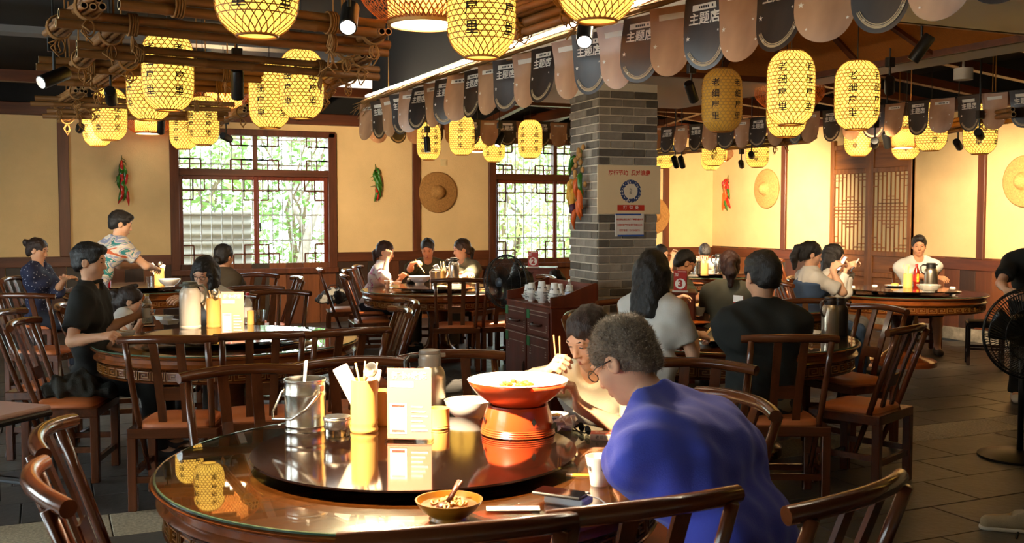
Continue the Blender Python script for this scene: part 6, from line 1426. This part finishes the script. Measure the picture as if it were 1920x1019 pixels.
# lattice-door table
bamboo_cup(put(1702, 540, A_), .05, .15, 'bamboo holder with pale chopsticks beside the red bottle', 9, False, False, 18)
bottle(put(1718, 536, A_), .036, .24, 'red drink bottle with yellow characters beside the bamboo holder', M('red tea bottle', '7A1A10', .15, coat=.5), M('red cap', 'C8281E', .4), M('red bottle label', 'B81E14', .4), '王老吉')
thermos(put(1745, 538, A_), .072, .26, 'rounded steel thermos with black handle beside the red bottle', m_steel2, m_blackpl, 90, .66)
bowl(put(1741, 548, A_), .12, .075, .06, 'fluted clear glass bowl before the rounded thermos', glassy('bowl glass', (.95, .96, .95), 1.5), None, glassy('bowl glass', (.95, .96, .95), 1.5))
for px, py, lab in ((1640, 543, 'upturned white cup beside a single chopstick'), (1598, 545, 'upturned white cup before the woman in white blouse'), (1786, 547, 'upturned white cup on a white saucer')): cup(put(px, py, TZ), lab, .042, .05, True)
t = thing('plate', 'white saucer under the upturned cup', 'plate', put(1787, 549, TZ)); MB().lathe([(0, .002), (.06, 0), (.085, .012), (.082, .014), (.05, .005), (0, .005)], 32).build('disc', m_china, t, angle=50); MB().lathe([(.02, .005), (.03, .006), (.02, .008)], 20, cap=False).build('well_ring', m_china, t, True)
t = thing('plate', 'white plate with a bread roll beside the bamboo holder', 'plate', put(1678, 538, A_)); MB().lathe([(0, .003), (.07, 0), (.11, .016), (.108, .018), (.06, .006), (0, .006)], 32).build('disc', m_china, t, angle=50); MB().ball((0, 0, .022), (.05, .035, .02), 14, 8).build('bread', M('bread crust', 'D99A4A', .6), t, True)
bowl(put(1570, 551, TZ), .06, .05, .03, 'white bowl before the woman in denim overalls')
q = Vector(put(1618, 546, TZ)); sticks([(q - RT * .12 + Vector((0, 0, .004)), q + RT * .12 + Vector((0, 0, .004)))], 'wooden chopstick lying between upturned cups')
q = Vector(put(1768, 548, TZ)); sticks([(q - RT * .12 + FW * .1 + Vector((0, 0, .004)), q + RT * .06 - FW * .05 + Vector((0, 0, .004)))], 'dark chopstick lying beside the fluted bowl', m=M('dark lacquer', '3A1A10', .3))
for k, pp_ in ((18, 'woman in overalls'), (19, 'woman in blouse')):
    w = (P[k]['W'][-1] + P[k]['W'][1]) / 2 + P[k]['F'] * .075 + np.array((0, 0, .05)); t = thing('phone', 'white phone held up by the ' + pp_, 'phone', tuple(w), rz(90 if k == 18 else 112)); MB().bbox(-.037, -.005, -.075, .037, .005, .075, .003).build('case', M('white phone', 'D8D4CE', .35), t, rot=(-.5, 0, 0)); MB().box(-.034, -.0062, -.072, .034, -.0045, .072).build('screen', M('phone screen lit', '9AA6B0', .2, emit=(.7, .8, 1), estr=.6), t, rot=(-.5, 0, 0))
# corner table and small table
bamboo_cup(put(1321, 517, A_), .05, .16, 'bamboo holder with chopsticks on the corner table', 6, False, False, 22); thermos(put(1347, 515, A_), .06, .27, 'steel thermos on the corner table', m_steel, m_blackpl, 90); t = thing('steel_tin', 'steel canister on the corner table', 'tin', put(1305, 514, A_)); MB().lathe([(0, 0), (.06, 0), (.06, .16), (0, .16)], 28).build('body', m_steel, t, angle=35); MB().lathe([(0, .16), (.064, .16), (.064, .175), (0, .18)], 28).build('lid', m_steel2, t, angle=35)
bowl(put(1311, 592, TZ), .055, .07, .03, 'white bowl beside the number three cabinet', None); bowl(put(1338, 582, TZ), .07, .05, .03, 'white bowl under the arm of the ponytailed woman')
# cups, bowls and bottles on the serving cabinet
k = 0
for u, v, n in ((.20, .30, 1), (.36, .22, 2), (.30, .62, 1), (.55, .26, 3), (.60, .60, 2), (.80, .28, 3), (.78, .62, 2)):
    c = oncab(u, v); z = c.z
    for q in range(n):
        bowl((c.x, c.y, z), .058, .045, .028, 'white bowl printed in black, number %s up in its stack, under upturned cup on cabinet' % ('one', 'two', 'three')[q], text=True)['group'] = 'stacked bowls on the serving cabinet'; z += .022
    cup((c.x, c.y, z + .025), 'upturned white cup topping a bowl stack on the serving cabinet', .040, .078, True)['group'] = 'upturned cups on the serving cabinet'
c = oncab(.93, .46); bottle(tuple(c), .032, .20, 'clear water bottle with white cap beside the upturned cups', glassy('clear plastic', (.95, .96, .95), 1.4, body='DDD8CC', bodyfac=.25), m_china, M('blue white label', 'B8C4D8', .5))
for i in range(4): c = oncab(.28 + .1 * i, .86); tumbler((c.x, c.y, .90 if False else c.z), .03, .09, 'greenish glass tumbler standing beside the water bottle', glassy('green glass', (.86, .95, .90), 1.5, body='8FA898', bodyfac=.2))['group'] = 'tumblers on the serving cabinet'
# ---------------------------------------------------------------- wall decorations
m_straw = M('woven straw', 'A8793E', .75, var=.35, scale=45, bump=.8, bscale=120, stretch=(1, 1, 1)); m_straw2 = M('pale woven straw', 'C9A05C', .75, var=.3, scale=45, bump=.8, bscale=120)
def hat(p, nrm_, r, label, m):
    o = thing('straw_hat', label, 'hat', tuple(p)); o.rotation_mode = 'QUATERNION'; o.rotation_quaternion = Vector(nrm_).to_track_quat('Z', 'Y'); b = MB(); pr = []
    n = 26
    for i in range(n + 1): q = r * (1 - i / n); pr.append((max(q, .002), .012 + .16 * r * (1 - q / r) + (.30 * r * max(0, 1 - (q / (.34 * r)) ** 2) ** .7 if q < .34 * r else 0) + (.003 if i % 2 else 0)))
    b.lathe(pr, 48, cap=False); h_ = b.build('woven_cone', m, o, True); h_.modifiers.new('t', 'SOLIDIFY').thickness = -.006; MB().tube([(r * cos(a), r * sin(a), .012) for a in np.linspace(0, 2 * pi, 40, endpoint=False)], .007, 6, closed=True).build('rim', m, o, True)
hat(ony(820, 361, WV - .02), (0, -1, 0), .31, 'round woven straw hat on the wall beside the window post', m_straw)
hat(onx(1438, 354, WU - .02), (-1, 0, 0), .31, 'pale woven straw hat on the wall beside the post near the corner', m_straw2)
hat(onx(1922, 340, WU - .02), (-1, 0, 0), .30, 'pale woven straw hat on the brightly lit wall by the fan', m_straw2)
hat(ony(1226, 405, WV - .02), (0, -1, 0), .30, 'woven straw hat half hidden behind the brick pillar', m_straw)
m_rc = M('red chilli', 'B8241A', .25, coat=.4); m_gc = M('green chilli', '2F6A1E', .25, coat=.4); m_or = M('carrot orange', 'D9601E', .4); m_pn = M('peanut shell', 'B8864A', .8, bump=.5, bscale=90); m_gr = M('dried leaves', '6A6A34', .8); m_corn = M('corn cob', 'D9A030', .5, bump=.8, bscale=90); m_pur = M('purple yam', '4A1A34', .5)
def string(p, nr, label, L_, n, seed, cols, sc=1.0):
    rr = random.Random(seed); o = thing('chilli_string', label, 'chilli string', tuple(p), atan2(nr[0], -nr[1])); b = MB(); b.tube([(0, -.02, .03), (0, -.03, -L_ * .9)], .006, 6); 
    for k in range(8): z = -L_ * rr.uniform(0, .5); b.tube([(0, -.03, z), (rr.uniform(-.07, .07), -.05, z - .03), (rr.uniform(-.1, .1), -.05, z - .07)], [.008, .007, .003], 5)
    b.build('cord', m_gr, o)
    for k in range(n):
        t = k / n; z = -L_ * (.05 + .72 * t) + rr.uniform(-.02, .02); x = rr.uniform(-.055, .055) * sc; m = cols[rr.randrange(len(cols))]; l = rr.uniform(.13, .20) * sc; dx = rr.uniform(-.06, .06)
        MB().tube([(x * .3, -.035, z), (x * .8, -.055 - rr.random() * .03, z - l * .3), (x + dx * .4, -.06, z - l * .7), (x + dx, -.05, z - l)], [.012 * sc, .019 * sc, .014 * sc, .003], 8).build('chilli', m, o, True)
string(ony(228, 296, WV), (0, -1), 'hanging string of red and green chillies beside the wide window', .60, 16, 1, (m_rc, m_rc, m_gc), 1.4)
string(ony(703, 312, WV), (0, -1), 'hanging string of red and green chillies beside the round straw hat', .50, 14, 2, (m_rc, m_gc, m_gc), 1.25)
string(onx(1367, 332, WU), (-1, 0), 'hanging string of orange, red and green peppers in the corner', .50, 14, 3, (m_or, m_rc, m_gc), 1.35)
# vegetable garland on the pillar
pmx = Matrix.Translation((PIL.x, PIL.y, 0)) @ Matrix.Rotation(PA, 4, 'Z')
vp = pmx @ Vector((-.012, .27, 2.12)); o = thing('vegetable_garland', 'garland of peanuts, carrots, corn and green peppers on the pillar', 'garland', tuple(vp), PA - pi / 2); rr = random.Random(5)
MB().tube([(0, -.02, .05), (0, -.04, -.5)], .007, 6).build('cord', m_gr, o)
for k in range(26): z = .05 - .55 * (k / 26); x = (-.06 if k % 3 else .07) + rr.uniform(-.04, .04); MB().ball((x, -.05 + rr.uniform(-.02, .02), z), (.020, .020, .026), 8, 6).build('peanut', m_pn, o, True)
for x, z, L_, r_, m, nm, dx in ((-.04, -.02, .17, .026, m_gc, 'green_pepper', -.12), (.08, -.17, .20, .024, m_gc, 'green_pepper', .04), (.02, -.22, .17, .028, m_or, 'carrot', -.02), (.09, -.30, .18, .026, m_or, 'carrot', .03), (.05, -.40, .17, .026, m_or, 'carrot', .03), (.085, -.34, .2, .024, m_or, 'carrot', .02), (-.01, -.48, .17, .024, m_or, 'carrot', -.05), (-.10, -.22, .26, .030, m_corn, 'corn_cob', -.06), (-.06, -.30, .28, .032, m_corn, 'corn_cob', -.01), (-.05, -.44, .10, .04, m_pur, 'yam', .0)):
    MB().tube([(x, -.06, z), (x + dx * .2, -.075, z - L_ * .12), (x + dx * .6, -.08, z - L_ * .6), (x + dx, -.06, z - L_)], [r_ * .6, r_, r_ * .8, .005], 10).build(nm, m, o, True)
# posters on the pillar
def face(x, z, y=-.012): return pmx @ Vector((x, y, z))
def fz(py): return onz(1150, py, 0).z if False else (at(1175, py, 8.9).z)
z1, z0 = fz(311), fz(402); m_post = M('poster card', 'E2C9A0', .6)
po_ = thing('pillar_poster', 'cream poster with red writing and blue plate ring on the pillar', 'poster', tuple(face(-.012, z0)), PA); PWd = PWX + .03; PHt = z1 - z0
MB().bbox(0, -.008, 0, PWd, .004, PHt, .001).build('sheet', m_post, po_)
text_on('厉行节约  反对浪费', .046, m_redprint, po_, (PWd * .50, -.0095, PHt * .84), (pi / 2, 0, 0), bold=.0012)
b = MB(); cxp, czp = PWd * .52, PHt * .47; n = 40; ro, ri = .098, .064
b.add([(cxp + q * cos(2 * pi * i / n), -.0092, czp + q * sin(2 * pi * i / n)) for q in (ro, ri) for i in range(n)], [(i, (i + 1) % n, n + (i + 1) % n, n + i) for i in range(n)]); b.build('plate_ring', two('blue china print', '2A3A66', 'D8D0C4', 'voronoi', 60, .34), po_)
b = MB(); b.add([(cxp + ri * cos(2 * pi * i / n), -.0090, czp + ri * sin(2 * pi * i / n)) for i in range(n)], [tuple(range(n))]); b.build('plate_centre', M('plate print', 'DCCFB8', .6), po_)
text_on('光盘', .026, m_ink, po_, (cxp, -.0096, czp), (pi / 2, 0, 0), vertical=True)
lb = MB().bbox(PWd * .31, -.0105, .03, PWd * .74, -.007, .078, .001).build('red_strip', m_redprint, po_); text_on('打  包  处', .036, m_whiteprint, lb, (PWd * .525, -.0115, .054), (pi / 2, 0, 0), bold=.0006)
zb1, zb0 = fz(401), fz(443); H2 = zb1 - zb0; nb = thing('pillar_notice', 'white notice with red writing and blue bands under the poster', 'notice', tuple(face(.15, zb0)), PA); W2_ = .268
MB().bbox(0, -.016, 0, W2_, -.006, H2, .001).build('sheet', M('notice white', 'D8D4CC', .6), nb)
for z in (0.0, H2 - .014): MB().box(.02 if z == 0 else .0, -.0172, z, W2_ if z == 0 else W2_ - .03, -.016, z + .014).build('blue_band', m_blueprint, nb)
for k, s in enumerate(('本店禁止员工向客户索要5星好评', '发现欢迎举报给老板奖励500元', '老板电话：13170428711')): text_on(s, .0175 if k < 2 else .019, m_redprint, nb, (W2_ / 2, -.0175, H2 * (.74 - .24 * k)), (pi / 2, 0, 0), bold=.0004)
MB().box(.02, .0, 0, .03, .01, .001).build('pin', m_steel2, nb)
t = thing('wall_socket_plate', 'small cream cover plate on the wall above the straw hat', 'cover plate', tuple(ony(832, 305, WV - .012))); MB().bbox(-.05, -.004, -.05, .05, .01, .05, .002).build('plate', M('cover cream', 'D9C08A', .6), t); MB().bbox(-.035, -.007, -.035, .035, -.003, .035, .002).build('insert', M('cover cream', 'D9C08A', .6), t)
# ---------------------------------------------------------------- bags, jacket, shoe
def soft(name, label, cat, loc, prims, m, fold=.008, vox=.012, seed=3, rz_=0):
    s = SDF()
    for c, r, k in prims: s.ell(np.array(c), np.array(r), k)
    o = thing(name, label, cat, loc, rz_); npmesh('cloth', [s.mesh(vox, cuts=[(V(0, 0, 0), -ZV)])], m, o, (fold, 45, seed)); return o
jp = onz(138, 742, .485); soft('jacket', 'crumpled dark grey jacket lying on the orange seat', 'jacket', (jp.x, jp.y, .486), [((0, 0, .05), (.15, .10, .07), .03), ((-.08, .03, .03), (.11, .09, .045), .03), ((.10, -.02, .02), (.13, .07, .03), .03), ((.02, .03, .09), (.08, .07, .045), .03)], M('dark grey cloth', '35342F', .9, bump=.3, bscale=120), .013, .011)
bp = onz(625, 566, .49); t = soft('handbag', 'black and white patterned bag lying on the orange seat', 'bag', (bp.x, bp.y, .486), [((0, 0, .07), (.16, .10, .09), .03), ((.10, .02, .09), (.10, .09, .08), .03), ((-.12, 0, .04), (.09, .09, .05), .03)], two('bag print', '1A1A1E', 'B8B4AA', 'noise', 9, .42), .010, .012, 8); MB().tube([(-.1, 0, .12), (-.05, -.05, .22), (.05, -.05, .22), (.1, 0, .14)], .008, 7).build('strap', m_ink, t, True)
bp = at(1040, 512, 11.0); soft('backpack', 'black bag slung on the chair beside the brick pillar', 'bag', (bp.x, bp.y, .55), [((0, 0, .2), (.13, .10, .20), .03), ((0, -.06, .12), (.10, .07, .10), .03), ((.02, 0, .36), (.09, .08, .09), .03)], M('black nylon', '121214', .6, bump=.3, bscale=120), .008, .013, 9)
sp = onz(1900, 996, 0); t = thing('shoe', 'beige canvas shoe standing on the slate floor by the cable', 'shoe', (sp.x, sp.y, 0), rz(285)); s = SDF(); s.cone(V(0, -.10, .05), V(0, .12, .035), .046, .038, .03); s.cone(V(0, -.09, .06), V(0, -.02, .085), .042, .040, .03); s.cone(V(0, -.04, .14), V(0, .0, .10), .034, .03, .012, op=-1); npmesh('upper', [s.mesh(.007, cuts=[(V(0, 0, .012), -ZV)])], M('beige canvas', 'A3906E', .8, bump=.3, bscale=200), t)
s = SDF(); s.cone(V(0, -.10, .012), V(0, .12, .012), .05, .043, .02); npmesh('sole', [s.mesh(.006, cuts=[(V(0, 0, .0), -ZV), (V(0, 0, .02), ZV)])], M('pale sole', 'C9BEA8', .7), t)
c = onz(1906, 1012, 0); o = MB().tube([(c.x, c.y, .006), onz(1925, 940, .006), onz(1930, 880, .006), onz(1950, 820, .006)], .005, 6).build('power_cable', m_blackpl, None, True); tag(o, 'black fan power cable lying on the slate floor', 'cable')
# grizzled hair strands of the man in blue
me = P[11]['hair'].data; nvx = len(me.vertices); rr = np.random.RandomState(2); sb = MB(); nn = [v.normal.copy() for v in me.vertices]; cc = [v.co.copy() for v in me.vertices]; Hc = Vector(P[11]['C'])
for i in rr.choice(nvx, min(nvx, 5200), False):
    n_ = nn[i]; d = (n_ * 1.0 + Vector(rr.normal(size=3) * .35)).normalized(); s_ = d.cross(Vector(rr.normal(size=3))).normalized() * .0011; p0 = cc[i] - n_ * .002; L_ = rr.uniform(.008, .016); sb.add([p0 - s_, p0 + s_, p0 + d * L_], [(0, 1, 2)])
o = sb.build('hair_strands', M('hair strand grey', '9A8A74', .6, var=.5, scale=90), P[11]['root']); o['kind'] = 'stuff'
# denim straps and vest panels
